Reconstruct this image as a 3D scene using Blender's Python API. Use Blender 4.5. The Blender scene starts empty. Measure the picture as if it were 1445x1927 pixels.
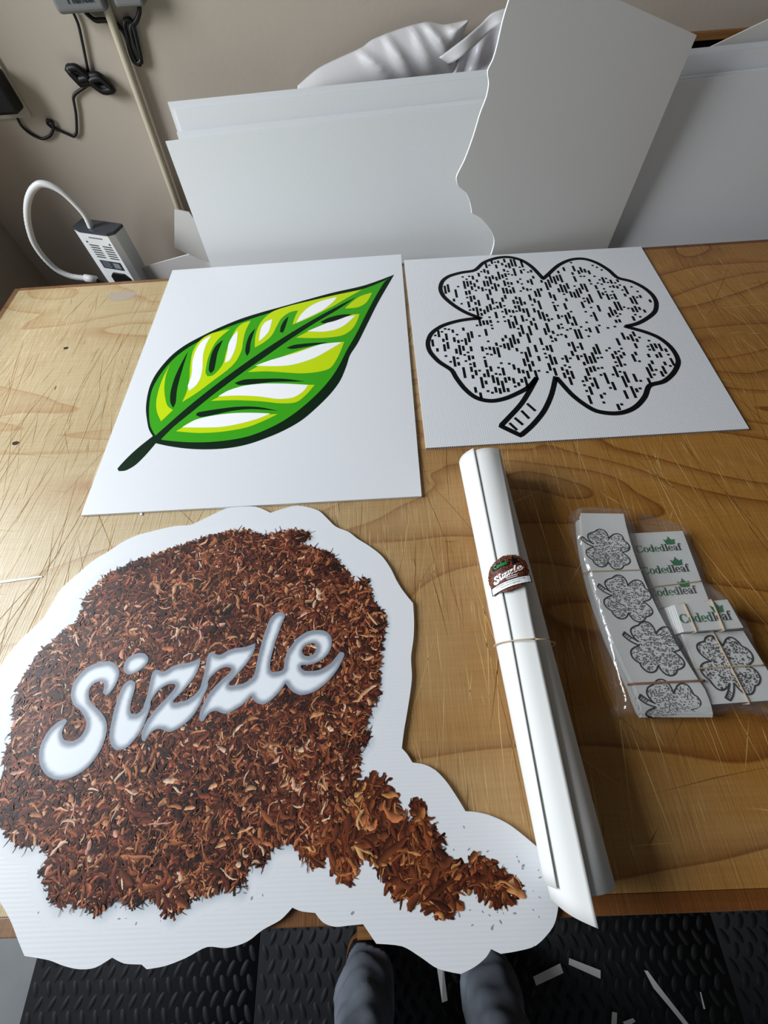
import bpy, math, random
import numpy as np
from mathutils import Vector, Matrix
from mathutils.geometry import tessellate_polygon
random.seed(7); rng = np.random.default_rng(7)
sc = bpy.context.scene; COL = sc.collection
PI = math.pi

# ---------------------------------------------------------------- camera, light, exposure
TZ = 0.90                                   # table top height
CAM = np.array([0.0, 0.0, TZ + 0.6178]); F = 760.0
def rotm(a, b, c):
    ca, sa, cb, sb, cc, s2 = math.cos(a), math.sin(a), math.cos(b), math.sin(b), math.cos(c), math.sin(c)
    return (np.array([[cc, -s2, 0], [s2, cc, 0], [0, 0, 1]]) @ np.array([[1, 0, 0], [0, ca, -sa], [0, sa, ca]])
            @ np.array([[cb, -sb, 0], [sb, cb, 0], [0, 0, 1]]))
ROT = rotm(0.49849, -0.08626, 0.03593)
cam = bpy.data.objects.new('camera', bpy.data.cameras.new('camera')); COL.objects.link(cam)
cam.matrix_world = Matrix([list(ROT[i]) + [CAM[i]] for i in range(3)] + [[0, 0, 0, 1]])
cam.data.lens = 36 * F / 1927; cam.data.sensor_width = 36; cam.data.clip_start = 0.02
sc.camera = cam
w = bpy.data.worlds.new('World'); sc.world = w; w.use_nodes = True
w.node_tree.nodes['Background'].inputs[0].default_value = (0.80, 0.90, 1.0, 1)
w.node_tree.nodes['Background'].inputs[1].default_value = 0.22
def area(name, loc, rot, sx, sy, power, color):
    l = bpy.data.lights.new(name, 'AREA'); l.shape = 'RECTANGLE'; l.size = sx; l.size_y = sy
    l.energy = power; l.color = color
    o = bpy.data.objects.new(name, l); COL.objects.link(o); o.location = loc; o.rotation_euler = rot
    return o
# daylight coming in through the wide window opening in the left wall
area('window_daylight', (-2.35, 0.38, 2.22), (0, math.radians(-63), 0), 1.3, 1.5, 110, (0.90, 0.955, 1.0))
sc.view_settings.view_transform = 'Standard'; sc.view_settings.look = 'None'
sc.view_settings.exposure = 0.0; sc.view_settings.gamma = 1.0
sc.view_settings.use_curve_mapping = False

# ---------------------------------------------------------------- helpers
def rays(p):
    p = np.atleast_2d(np.array(p, float))
    return np.stack([(p[:, 0] - 722.5) / F, -(p[:, 1] - 963.5) / F, -np.ones(len(p))], 1) @ ROT.T
def on_plane(p, o, n):                       # traced outline -> points on a real plane of the place
    v = rays(p); n = np.array(n, float)
    return CAM + v * (((np.array(o, float) - CAM) @ n) / (v @ n))[:, None]
def T(p, z=0.0): return on_plane(p, (0, 0, TZ + z), (0, 0, 1))      # on the table top
def G(p, z=0.0): return on_plane(p, (0, 0, z), (0, 0, 1))           # on the floor
YB = 1.059                                  # back edge of the table
YW = YB + 0.27                              # back wall
def Wl(p, d=0.0): return on_plane(p, (0, YW - d, 0), (0, 1, 0))     # on the wall
def zc(pts, s, ox, oy): return [(ox + x / s, oy + y / s) for x, y in pts]

def smooth(pts, closed=True, n=5, corner=58):
    P = [np.array(p, float) for p in pts]; N = len(P); out = []
    def tan(i):
        if not closed and i in (0, N - 1): return np.zeros(len(P[0]))
        a, b, c = P[(i - 1) % N], P[i], P[(i + 1) % N]
        u, v = b - a, c - b; lu, lv = np.linalg.norm(u), np.linalg.norm(v)
        if lu < 1e-9 or lv < 1e-9: return np.zeros(len(b))
        if math.degrees(math.acos(max(-1, min(1, float(u @ v) / lu / lv)))) > corner: return np.zeros(len(b))
        return (u / lu + v / lv) * 0.5 * min(lu, lv)
    for i in range(N if closed else N - 1):
        a, b = P[i], P[(i + 1) % N]; ta, tb = tan(i), tan((i + 1) % N)
        for k in range(n):
            t = k / n
            out.append((2*t**3-3*t*t+1)*a + (t**3-2*t*t+t)*ta + (-2*t**3+3*t*t)*b + (t**3-t*t)*tb)
    if not closed: out.append(P[-1])
    return np.array(out)
def inside(pts, poly):
    x, y = pts[:, 0], pts[:, 1]; r = np.zeros(len(pts), bool); j = len(poly) - 1
    for i in range(len(poly)):
        xi, yi, xj, yj = poly[i][0], poly[i][1], poly[j][0], poly[j][1]
        if yi != yj: r ^= ((yi > y) != (yj > y)) & (x < (xj - xi) * (y - yi) / (yj - yi) + xi)
        j = i
    return r
def dist(pts, poly):
    d = np.full(len(pts), 1e9); A = poly[:, :2]; B = np.roll(A, -1, 0)
    for a, b in zip(A, B):
        v = b - a; L = max(v @ v, 1e-14); t = np.clip(((pts[:, :2] - a) @ v) / L, 0, 1)
        d = np.minimum(d, np.hypot(*(pts[:, :2] - a - t[:, None] * v).T))
    return d

def lin(c):
    return tuple(((v / 255) / 12.92 if v / 255 <= 0.04045 else ((v / 255 + 0.055) / 1.055) ** 2.4) for v in c)
MATS = {}
def mat(name, rgb, rough=0.6, spec=0.5, metal=0.0, bump=0.0, bscale=200.0, var=0.0, vscale=4.0, stretch=(1, 1, 1), coat=0.0):
    m = bpy.data.materials.new(name); m.use_nodes = True; nt = m.node_tree; b = nt.nodes['Principled BSDF']
    b.inputs['Base Color'].default_value = (*lin(rgb), 1); b.inputs['Roughness'].default_value = rough
    b.inputs['Metallic'].default_value = metal; b.inputs['Specular IOR Level'].default_value = spec
    b.inputs['Coat Weight'].default_value = coat
    if bump or var:
        tc = nt.nodes.new('ShaderNodeTexCoord'); mp = nt.nodes.new('ShaderNodeMapping'); mp.inputs['Scale'].default_value = stretch
        nt.links.new(tc.outputs['Object'], mp.inputs['Vector'])
    if bump:
        nz = nt.nodes.new('ShaderNodeTexNoise'); nz.inputs['Scale'].default_value = bscale; nz.inputs['Detail'].default_value = 4
        nt.links.new(mp.outputs[0], nz.inputs['Vector'])
        bp = nt.nodes.new('ShaderNodeBump'); bp.inputs['Strength'].default_value = bump; bp.inputs['Distance'].default_value = 0.002
        nt.links.new(nz.outputs['Fac'], bp.inputs['Height']); nt.links.new(bp.outputs[0], b.inputs['Normal'])
    if var:
        nz = nt.nodes.new('ShaderNodeTexNoise'); nz.inputs['Scale'].default_value = vscale; nz.inputs['Detail'].default_value = 5
        nt.links.new(mp.outputs[0], nz.inputs['Vector'])
        cr = nt.nodes.new('ShaderNodeValToRGB'); cr.color_ramp.elements[0].position = 0.3; cr.color_ramp.elements[1].position = 0.7
        c = lin(rgb)
        cr.color_ramp.elements[0].color = (*[v * (1 - var) for v in c], 1); cr.color_ramp.elements[1].color = (*[min(1, v * (1 + var)) for v in c], 1)
        nt.links.new(nz.outputs['Fac'], cr.inputs[0]); nt.links.new(cr.outputs[0], b.inputs['Base Color'])
    MATS[name] = m; return m
def flutes(m, axis):
    nt = m.node_tree; tc = nt.nodes.new('ShaderNodeTexCoord'); wv = nt.nodes.new('ShaderNodeTexWave'); wv.bands_direction = axis; wv.inputs['Scale'].default_value = 72
    nt.links.new(tc.outputs['Object'], wv.inputs['Vector']); b = nt.nodes['Principled BSDF']; bp = nt.nodes.new('ShaderNodeBump'); bp.inputs['Strength'].default_value = 0.11; bp.inputs['Distance'].default_value = 0.0006
    nt.links.new(wv.outputs['Fac'], bp.inputs['Height']); old = b.inputs['Normal'].links[0].from_node; nt.links.new(old.outputs[0], bp.inputs['Normal']); nt.links.new(bp.outputs[0], b.inputs['Normal'])
def vmat(name, rough=0.5):                   # printed ink, colour stored per vertex
    m = bpy.data.materials.new(name); m.use_nodes = True; nt = m.node_tree; b = nt.nodes['Principled BSDF']
    a = nt.nodes.new('ShaderNodeVertexColor'); a.layer_name = 'ink'
    nt.links.new(a.outputs['Color'], b.inputs['Base Color']); b.inputs['Roughness'].default_value = rough
    b.inputs['Specular IOR Level'].default_value = 0.3
    return m

def empty(name, loc, label, cat, group=None):
    o = bpy.data.objects.new(name, None); COL.objects.link(o); o.location = loc; o.empty_display_size = 0.05
    o['label'] = label; o['category'] = cat
    if group: o['group'] = group
    return o
def obj(name, V, Fc, m, parent=None, mi=None, smoothf=False, colors=None):
    V = np.asarray(V, float)
    if parent is not None:
        base = np.array(parent.location)
        if parent.parent is not None: base = base + np.array(parent.parent.location)
    else: base = np.array([V[:, 0].mean(), V[:, 1].mean(), V[:, 2].min()])
    me = bpy.data.meshes.new(name); me.from_pydata((V - base).tolist(), [], [list(map(int, f)) for f in Fc])
    for k in (m if isinstance(m, (list, tuple)) else [m]): me.materials.append(k)
    if mi is not None: me.polygons.foreach_set('material_index', mi)
    if smoothf: me.polygons.foreach_set('use_smooth', [True] * len(me.polygons))
    if colors is not None:
        ca = me.color_attributes.new('ink', 'FLOAT_COLOR', 'POINT')
        ca.data.foreach_set('color', np.c_[colors, np.ones(len(colors))].ravel().astype(np.float32))
    me.update()
    o = bpy.data.objects.new(name, me); COL.objects.link(o)
    if parent is not None: o.parent = parent
    else: o.location = base
    return o
def tag(o, label, cat, group=None):
    o['label'] = label; o['category'] = cat
    if group: o['group'] = group
    return o
def struct(o): o['kind'] = 'structure'; return o

class MB:                                    # collects shapes into one mesh
    def __init__(s): s.V = []; s.F = []; s.I = []
    def add(s, V, Fc, i=0):
        k = len(s.V); s.V += [tuple(map(float, v)) for v in V]; s.F += [[a + k for a in f] for f in Fc]; s.I += [i] * len(Fc); return s
    def poly(s, P, i=0, holes=()):
        loops = [[Vector((float(p[0]), float(p[1]), float(p[2]))) for p in L] for L in [P] + list(holes)]
        tris = tessellate_polygon(loops); flat = [v for L in loops for v in L]
        out = []
        for t in tris:
            a, b, c = [flat[q] for q in t]
            out.append(list(t) if (b - a).cross(c - a).z >= 0 else [t[0], t[2], t[1]])
        return s.add(flat, out, i)
    def box(s, a, b, i=0, M=None):
        V = [(x, y, z) for x in (a[0], b[0]) for y in (a[1], b[1]) for z in (a[2], b[2])]
        if M is not None: V = [tuple(M @ Vector(v)) for v in V]
        return s.add(V, [(0, 1, 3, 2), (4, 6, 7, 5), (0, 4, 5, 1), (2, 3, 7, 6), (0, 2, 6, 4), (1, 5, 7, 3)], i)
    def slab(s, P, off, i=0, side=None):     # outline P extruded by vector off (P is the top)
        P = [np.array(p, float) for p in P]; n = len(P); off = np.array(off, float)
        nrm = off / np.linalg.norm(off); u = P[1] - P[0]; u = u - (u @ nrm) * nrm; u /= np.linalg.norm(u); v = np.cross(nrm, u)
        L = [Vector((float(p @ u), float(p @ v), 0)) for p in P]; tr = [list(t) for t in tessellate_polygon([L])]
        s.add(P, tr, i); s.add([p + off for p in P], [t[::-1] for t in tr], i)
        s.add(P + [p + off for p in P], [(k, (k + 1) % n, n + (k + 1) % n, n + k) for k in range(n)], i if side is None else side)
        return s
    def tube(s, P, r, i=0, k=10, caps=True, ref=None):
        P = [np.array(p, float) for p in P]; n = len(P); rr = r if hasattr(r, '__len__') else [r] * n
        V = []; prev = None
        for j in range(n):
            t = P[min(j + 1, n - 1)] - P[max(j - 1, 0)]; t = t / (np.linalg.norm(t) + 1e-12)
            a = prev if prev is not None else (np.array([0, 0, 1.]) if abs(t[2]) < 0.9 else np.array([1., 0, 0]))
            a = a - (a @ t) * t; a /= np.linalg.norm(a); prev = a; b = np.cross(t, a)
            V += [P[j] + rr[j] * (math.cos(q) * a + math.sin(q) * b) for q in np.linspace(0, 2 * PI, k, endpoint=False)]
        Fc = [(j*k + q, j*k + (q+1) % k, (j+1)*k + (q+1) % k, (j+1)*k + q) for j in range(n - 1) for q in range(k)]
        if caps: Fc += [list(range(k))[::-1], list(range((n-1)*k, n*k))]
        return s.add(V, Fc, i)
    def ribbon(s, P, hw, i=0, closed=False, z=None):   # flat stroke with half width hw(s) in the xy plane
        P = np.array(P, float); n = len(P); V = []
        for j in range(n):
            a = P[(j - 1) % n] if closed or j > 0 else P[j]; b = P[(j + 1) % n] if closed or j < n - 1 else P[j]
            t = b - a; l = math.hypot(t[0], t[1]) + 1e-12; nx, ny = -t[1] / l, t[0] / l
            h = hw(j / n) if callable(hw) else hw
            V += [(P[j][0] + nx*h, P[j][1] + ny*h, P[j][2]), (P[j][0] - nx*h, P[j][1] - ny*h, P[j][2])]
        m = n if closed else n - 1
        return s.add(V, [(2*j, 2*j+1, 2*((j+1) % n)+1, 2*((j+1) % n)) for j in range(m)], i)
    def build(s, name, m, parent=None, sm=False):
        return obj(name, s.V, s.F, m, parent, s.I, sm)

def bevel(o, wd=0.002, seg=2):
    b = o.modifiers.new('bevel', 'BEVEL'); b.width = wd; b.segments = seg; b.limit_method = 'ANGLE'; return o

# ---------------------------------------------------------------- materials
WHITE = mat('white_coroplast', (226, 228, 232), 0.42, 0.4, bump=0.05, bscale=60, stretch=(0.4, 9, 1))
WHITEV = mat('white_coroplast_lengthwise', (226, 228, 232), 0.42, 0.4, bump=0.06, bscale=60, stretch=(9, 0.4, 1))
flutes(WHITE, 'Y'); flutes(WHITEV, 'X')
FOAM = mat('white_foam_board', (226, 227, 228), 0.6, 0.3, bump=0.08, bscale=300)
FOAMEDGE = mat('foam_edge', (236, 240, 246), 0.7, 0.2)
PAPER = mat('white_paper', (226, 226, 224), 0.55, 0.3)
GREYPAPER = mat('grey_white_board', (222, 219, 214), 0.6, 0.3, bump=0.04, bscale=120)
CLOTH = mat('white_vinyl', (214, 211, 212), 0.5, 0.35, bump=0.1, bscale=400)
SATIN = mat('white_satin', (226, 224, 230), 0.32, 0.5)
WALL = mat('painted_wall', (192, 180, 166), 0.75, 0.2, bump=0.12, bscale=90, var=0.035, vscale=2.2)
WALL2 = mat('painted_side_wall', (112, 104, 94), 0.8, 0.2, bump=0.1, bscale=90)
CONC = mat('concrete', (118, 120, 121), 0.8, 0.3, bump=0.3, bscale=40, var=0.12, vscale=6)
RUB = mat('black_rubber', (30, 31, 34), 0.62, 0.22, bump=0.2, bscale=120)
INK = mat('black_ink', (14, 15, 17), 0.55, 0.12)
DKGREEN = mat('dark_green_ink', (4, 34, 14), 0.55, 0.12)
GREEN = mat('leaf_green_ink', (58, 162, 22), 0.5, 0.15)
LIME = mat('lime_ink', (196, 220, 8), 0.5, 0.15)
PRWHITE = mat('print_white', (250, 250, 252), 0.4, 0.3)
LOGOGREEN = mat('logo_green_ink', (14, 112, 66), 0.4, 0.3)
GREYINK = mat('grey_speck_ink', (120, 122, 128), 0.5, 0.3)
BAND = mat('rubber_band_tan', (196, 172, 140), 0.5, 0.4)
BANDBR = mat('rubber_band_brown', (150, 98, 76), 0.5, 0.4)
PVC = mat('pvc_conduit', (198, 188, 166), 0.45, 0.4)
GREYPL = mat('grey_plastic', (120, 121, 120), 0.5, 0.4)
BLK = mat('black_plastic', (10, 10, 11), 0.45, 0.4)
TEAL = mat('dark_teal_lettering', (22, 44, 56), 0.5, 0.3)
HOSE = mat('white_hose', (208, 208, 208), 0.45, 0.4)
ALU = mat('white_aluminium', (205, 206, 206), 0.4, 0.5, metal=0.0)
CAPM = mat('dark_cap', (52, 58, 64), 0.4, 0.5)
DEVLAB = mat('device_label', (44, 46, 50), 0.4, 0.4)
SILV = mat('label_silver', (120, 124, 130), 0.4, 0.4)
DENIM = mat('grey_denim', (114, 119, 129), 0.85, 0.2, bump=0.3, bscale=500, var=0.28, vscale=14)
BOOT = mat('boot_leather', (26, 20, 16), 0.5, 0.4, bump=0.3, bscale=120)
SOLE = mat('boot_sole', (120, 78, 44), 0.7, 0.3)
LACE = mat('yellow_lace', (205, 180, 96), 0.6, 0.3)
LUMBER = mat('lumber', (150, 104, 58), 0.65, 0.3, bump=0.25, bscale=30, var=0.25, vscale=14, stretch=(0.6, 8, 8))
GAPSHADE = mat('painted_cavity_shade', (10, 9, 9), 0.9, 0.1)  # flat black painted for the shade inside openings
CREAM = mat('outlet_plate', (196, 190, 178), 0.45, 0.4)
INKV = vmat('printed_ink')

def wood_material(name, strip=False):
    m = bpy.data.materials.new(name); m.use_nodes = True; nt = m.node_tree; N = nt.nodes; L = nt.links
    b = N['Principled BSDF']; tc = N.new('ShaderNodeTexCoord')
    def mp(scale, rot=0):
        q = N.new('ShaderNodeMapping'); q.inputs['Scale'].default_value = scale; q.inputs['Rotation'].default_value = (0, 0, rot)
        L.new(tc.outputs['Object'], q.inputs['Vector']); return q.outputs[0]
    def noise(vec, s, d=3, dist=0.0, rough=0.5):
        q = N.new('ShaderNodeTexNoise'); q.inputs['Scale'].default_value = s; q.inputs['Detail'].default_value = d
        q.inputs['Distortion'].default_value = dist; q.inputs['Roughness'].default_value = rough; L.new(vec, q.inputs['Vector']); return q.outputs['Fac']
    def math_(op, a, b_=None, c=None):
        q = N.new('ShaderNodeMath'); q.operation = op
        for i, v in enumerate((a, b_, c)):
            if v is None: continue
            if isinstance(v, (int, float)): q.inputs[i].default_value = v
            else: L.new(v, q.inputs[i])
        return q.outputs[0]
    def ramp(v, st):
        q = N.new('ShaderNodeValToRGB'); e = q.color_ramp.elements
        while len(e) < len(st): e.new(0.5)
        for k, (p, c) in enumerate(st):
            e[k].position = p; e[k].color = (*c, 1) if len(c) == 3 else c
        L.new(v, q.inputs[0]); return q.outputs[0]
    def mix(f, a, b_, mode='MIX'):
        q = N.new('ShaderNodeMix'); q.data_type = 'RGBA'; q.blend_type = mode
        for i, v in ((0, f), (6, a), (7, b_)):
            if isinstance(v, (int, float)): q.inputs[i].default_value = v
            elif isinstance(v, tuple): q.inputs[i].default_value = (*v, 1)
            else: L.new(v, q.inputs[i])
        return q.outputs[2]
    # growth rings: a saw-tooth of a long stretched noise field, sharp on one side and soft on the other
    g = noise(mp((0.75, 2.1, 1)), 1.5, 2.5, 0.6, 0.42)
    saw = math_('FRACT', math_('MULTIPLY', g, 11.0))
    ring = ramp(saw, [(0.0, (0, 0, 0)), (0.66, (0.03,)*3), (0.90, (0.5,)*3), (0.975, (1, 1, 1)), (1.0, (0.1,)*3)])
    patch = noise(mp((0.6, 1.6, 1)), 3.0, 3)
    fine = noise(mp((1.0, 26, 1)), 9, 5)
    sep = N.new('ShaderNodeSeparateXYZ'); L.new(tc.outputs['Object'], sep.inputs[0])
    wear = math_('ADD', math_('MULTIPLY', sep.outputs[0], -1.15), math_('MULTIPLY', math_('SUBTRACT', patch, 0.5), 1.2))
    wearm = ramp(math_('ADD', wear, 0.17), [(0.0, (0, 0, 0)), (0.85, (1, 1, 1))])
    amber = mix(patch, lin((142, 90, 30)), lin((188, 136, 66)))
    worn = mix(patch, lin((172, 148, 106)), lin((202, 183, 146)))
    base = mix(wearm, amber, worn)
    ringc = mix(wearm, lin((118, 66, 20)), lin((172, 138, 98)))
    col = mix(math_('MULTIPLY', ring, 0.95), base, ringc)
    col = mix(0.16, col, ramp(fine, [(0.35, (0.55,)*3), (0.65, (1.1,)*3)]), 'MULTIPLY')
    # fibres torn by knives, running front to back
    s1 = noise(mp((150, 4, 1), 0.10), 3.2, 3); s2 = noise(mp((170, 6, 1), -0.16), 3.0, 3); s3 = noise(mp((4, 120, 1), 0.02), 3.0, 3)
    dark = ramp(s1, [(0.36, (1, 1, 1)), (0.43, (0, 0, 0))]); light = ramp(s2, [(0.60, (0, 0, 0)), (0.68, (1, 1, 1))])
    zone = ramp(noise(mp((1, 1, 1)), 4.0, 2), [(0.35, (0.15,)*3), (0.65, (1, 1, 1))])
    dcol = mix(wearm, lin((92, 54, 14)), lin((150, 112, 62))); lcol = mix(wearm, lin((206, 166, 104)), lin((240, 226, 196)))
    col = mix(math_('MULTIPLY', math_('MULTIPLY', dark, zone), 0.5), col, dcol)
    col = mix(math_('MULTIPLY', math_('MULTIPLY', light, zone), 0.5), col, lcol)
    col = mix(math_('MULTIPLY', ramp(s3, [(0.30, (1, 1, 1)), (0.34, (0, 0, 0))]), 0.12), col, dcol)
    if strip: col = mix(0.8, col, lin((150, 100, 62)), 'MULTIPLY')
    L.new(col, b.inputs['Base Color'])
    b.inputs['Roughness'].default_value = 0.42; b.inputs['Specular IOR Level'].default_value = 0.42
    bp = N.new('ShaderNodeBump'); bp.inputs['Strength'].default_value = 0.28; bp.inputs['Distance'].default_value = 0.0015
    h = math_('ADD', math_('ADD', s1, math_('MULTIPLY', s2, 0.8)), math_('MULTIPLY', s3, 0.12)); L.new(h, bp.inputs['Height']); L.new(bp.outputs[0], b.inputs['Normal'])
    return m
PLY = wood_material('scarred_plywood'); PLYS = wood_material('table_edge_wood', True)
CUTD = mat('dark_knife_cut', (120, 82, 36), 0.8, 0.2); CUTL = mat('pale_knife_cut', (206, 170, 112), 0.7, 0.2)
CUTDW = mat('worn_dark_knife_cut', (150, 116, 70), 0.8, 0.2)

# ---------------------------------------------------------------- the room
XL, XR, YF, ZCEIL = -1.075, 2.6, -2.6, 2.6
def slabbox(name, a, b, m): return struct(MB().box(a, b).build(name, m))
slabbox('floor', (-3.2, -3.6, -0.08), (XR + 0.1, YW + 0.1, 0.0), CONC)
slabbox('wall_back', (XL - 0.1, YW, 0.0), (XR + 0.1, YW + 0.12, ZCEIL), WALL)
slabbox('wall_right', (XR, YF, 0.0), (XR + 0.12, YW, ZCEIL), WALL2)
slabbox('ceiling', (XL - 0.1, YF, ZCEIL), (XR + 0.1, YW + 0.1, ZCEIL + 0.1), WALL2)
mb = MB(); mb.box((XL - 0.1, 0.62, 0.0), (XL, 1.0998, 1.0)); mb.box((XL - 0.1, 1.10, 0.0), (XL, YW, 2.4998)); mb.box((XL - 0.1, YF, 0.0), (XL, -1.45, ZCEIL)); mb.box((XL - 0.1, -1.4498, 2.5), (XL, YW, ZCEIL))  # unseen tall jamb by the corner is added to shade the back wall
struct(mb.build('wall_left', mat('painted_left_wall', (176, 164, 148), 0.8, 0.2, bump=0.1, bscale=90)))

# ---------------------------------------------------------------- rubber mats
mb = MB(); S = 0.61
mb.box((0, 0, 0), (S - 0.002, S - 0.002, 0.010))
nx, ny = 17, 11
for r in range(ny * 2):
    for c in range(nx):
        cx = (c + 0.5 + (0.5 if r % 2 else 0)) * S / nx; cy = (r + 0.5) * S / (ny * 2)
        if cx > S - 0.012: continue
        ang = math.radians(115 if r % 2 == 0 else 62); a, b_ = 0.0175, 0.0074
        V = [(cx, cy, 0.0135)]
        for k, (q, zz) in enumerate(((0.6, 0.0128), (1.0, 0.0100))):
            for t in np.linspace(0, 2 * PI, 12, endpoint=False):
                x, y = a * q * math.cos(t), b_ * q * math.sin(t)
                V.append((cx + x * math.cos(ang) - y * math.sin(ang), cy + x * math.sin(ang) + y * math.cos(ang), zz))
        Fc = [(0, 1 + k, 1 + (k + 1) % 12) for k in range(12)] + [(1 + k, 13 + k, 13 + (k + 1) % 12, 1 + (k + 1) % 12) for k in range(12)]
        mb.add(V, Fc)
mat_names = [['black rubber floor mat tile at the left edge beside bare concrete', 'black rubber floor mat tile left of the trouser legs', 'black rubber floor mat tile carrying the white offcuts', 'black rubber floor mat tile in the dark at far right'],
             ['black rubber mat tile under the table at the left corner', 'black rubber mat tile under the table left of middle', 'black rubber mat tile under the table right of middle', 'black rubber mat tile under the table at the right']]
first = None
for j, y0 in enumerate((-0.80, -0.19)):
    for i, x0 in enumerate((-1.03, -0.42, 0.19, 0.80)):
        if first is None:
            first = mb.build('floor_mat', RUB, None, True); o = first
            first.location = (0, 0, 0)
            off = np.array(mb.V); base = np.array([off[:, 0].mean(), off[:, 1].mean(), 0])
        else:
            o = first.copy(); COL.objects.link(o)
        o.location = (x0 + base[0], y0 + base[1], 0.0)
        tag(o, mat_names[j][i], 'floor mat', 'black rubber floor mat tiles')

# ---------------------------------------------------------------- the table
XT0, XT1, YT0, YT1 = -0.948, 1.49, -0.190, YB
tb = empty('work_table', (0.27, 0.43, 0.0), 'scarred amber plywood work table covered in knife cuts', 'table')
mb = MB(); mb.box((XT0, -0.171, TZ - 0.019), (XT1, YT1, TZ))
def cut(x, y, a, L, wd, mi):
    dx, dy = math.cos(a), math.sin(a); nx_, ny_ = -dy * wd / 2, dx * wd / 2
    bx, by = x + dx * L, y + dy * L; k = random.uniform(-0.02, 0.02) * L; mx, my = (x + bx) / 2 - dy * k, (y + by) / 2 + dx * k
    for (p, q) in (((x, y), (mx, my)), ((mx, my), (bx, by))):
        pts = [p, q]
        if any(not (XT0 + 0.01 < u < XT1 - 0.01 and -0.165 < v < YT1 - 0.01) for u, v in pts): return
    zz = TZ + 0.00012
    mb.add([(x, y, zz), (mx + nx_, my + ny_, zz), (bx, by, zz), (mx - nx_, my - ny_, zz)], [(0, 1, 2, 3)], mi)
for k in range(1900):
    x = random.uniform(XT0, XT1); y = random.uniform(-0.16, YT1); L = random.choice([0.03, 0.05, 0.08, 0.14, 0.22, 0.3]) * random.uniform(0.6, 1.3)
    a = math.radians(90 + random.gauss(0, 9) + (8 if x > 0.5 else 0)); 
    if random.random() < 0.10: a += random.uniform(-0.9, 0.9)
    if random.random() < 0.05: a = math.radians(random.uniform(-12, 12))
    leftish = x < -0.1
    mi = (3 if random.random() < 0.8 else 2) if leftish else (2 if random.random() < 0.62 else 1)
    cut(x, y, a, L, random.uniform(0.0006, 0.0015), mi)
for (px_, py_, rx, ry, mi) in ((124, 655, 0.006, 0.004, 4), (29, 834, 0.007, 0.005, 4), (185, 393, 0.001, 0.001, 4), (104, 730, 0.001, 0.006, 4), (228, 557, 0.038, 0.020, 5)):
    c = T([(px_, py_)], 0.0002)[0]; mb.add([(c[0] + rx * math.cos(t) * (1 + 0.1 * math.sin(3*t)), c[1] + ry * math.sin(t), c[2]) for t in np.linspace(0, 2*PI, 16, endpoint=False)], [tuple(range(16))], mi)
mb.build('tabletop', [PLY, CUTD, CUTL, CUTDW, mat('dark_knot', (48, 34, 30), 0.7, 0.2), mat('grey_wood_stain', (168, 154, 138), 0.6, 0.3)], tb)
mb = MB(); mb.box((XT0, YT0, TZ - 0.040), (XT1, -0.1715, TZ - 0.0006))
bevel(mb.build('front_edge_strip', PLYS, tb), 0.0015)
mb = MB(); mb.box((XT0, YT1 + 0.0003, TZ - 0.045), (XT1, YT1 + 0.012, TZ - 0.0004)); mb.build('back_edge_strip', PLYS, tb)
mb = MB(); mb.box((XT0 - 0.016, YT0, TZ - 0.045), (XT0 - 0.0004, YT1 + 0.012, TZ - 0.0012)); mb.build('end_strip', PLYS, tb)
for (x, y) in ((XT0 + 0.06, -0.02), (XT1 - 0.12, -0.10), (XT0 + 0.06, 0.78), (XT1 - 0.12, 0.78), (-0.115, -0.165)):
    mb = MB(); mb.box((x, y, 0.011), (x + 0.085, y + 0.04, TZ - 0.041)); bevel(mb.build('leg', LUMBER, tb), 0.003)
mb = MB(); mb.box((XT0 + 0.14, -0.06, 0.30), (XT1 - 0.12, -0.02, 0.38)); mb.build('stretcher', LUMBER, tb)

# ---------------------------------------------------------------- leaf board
s4 = 1445 / 670
def L4(p): return zc(p, s4, 140, 460)
ZB1 = 0.005
TH = 0.0045
def board_thing(name, corners, z, label, m):
    P = T(corners, z); e = empty(name, tuple(P.mean(0) - np.array([0, 0, TH])), label, 'printed board')
    pm = MB().slab(P, (0, 0, -TH))
    if 'clover' in name:                      # flute ends along the near edge, their inner shade painted as black quads
        for k in range(150):
            a, b = P[3] + (P[2] - P[3]) * (k + 0.2) / 150, P[3] + (P[2] - P[3]) * (k + 0.75) / 150; d = np.array([0, -0.0001, 0])
            pm.add([a + d - [0, 0, 0.001], b + d - [0, 0, 0.001], b + d - [0, 0, 0.0036], a + d - [0, 0, 0.0036]], [(0, 3, 2, 1)], 1)
    pm.build('panel', [m, GAPSHADE], e)
    return e, P
lb, LP = board_thing('leaf_board', [(324.5, 508.5), (754.5, 478.5), (793.3, 933.5), (152, 969.5)], ZB1,
    'square white corrugated plastic board printed with a green leaf', WHITE)
out_ = [(1298,122),(1180,165),(1050,195),(950,222),(850,250),(760,275),(680,300),(600,332),(520,370),(450,408),(400,445),(360,487),(328,530),(306,575),(294,625),(290,670),(294,710),(302,750),(318,778),(262,822),(218,862),(186,896),(174,910),(180,920),(206,918),(245,897),(288,856),(330,807),(380,818),(450,828),(530,832),(620,827),(700,812),(780,785),(850,755),(920,715),(980,665),(1040,605),(1080,550),(1105,490),(1118,450),(1150,400),(1190,320),(1230,240),(1270,170)]
grn = [(1285,135),(1180,178),(1060,205),(950,235),(850,262),(760,288),(680,315),(600,345),(530,380),(460,420),(410,458),(370,500),(338,545),(315,590),(305,640),(303,690),(308,735),(325,770),(345,790),(420,800),(520,803),(620,795),(700,780),(770,755),(840,720),(900,680),(960,630),(1010,580),(1050,530),(1080,480),(1105,430),(1140,370),(1180,290),(1220,215),(1260,150)]
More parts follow.
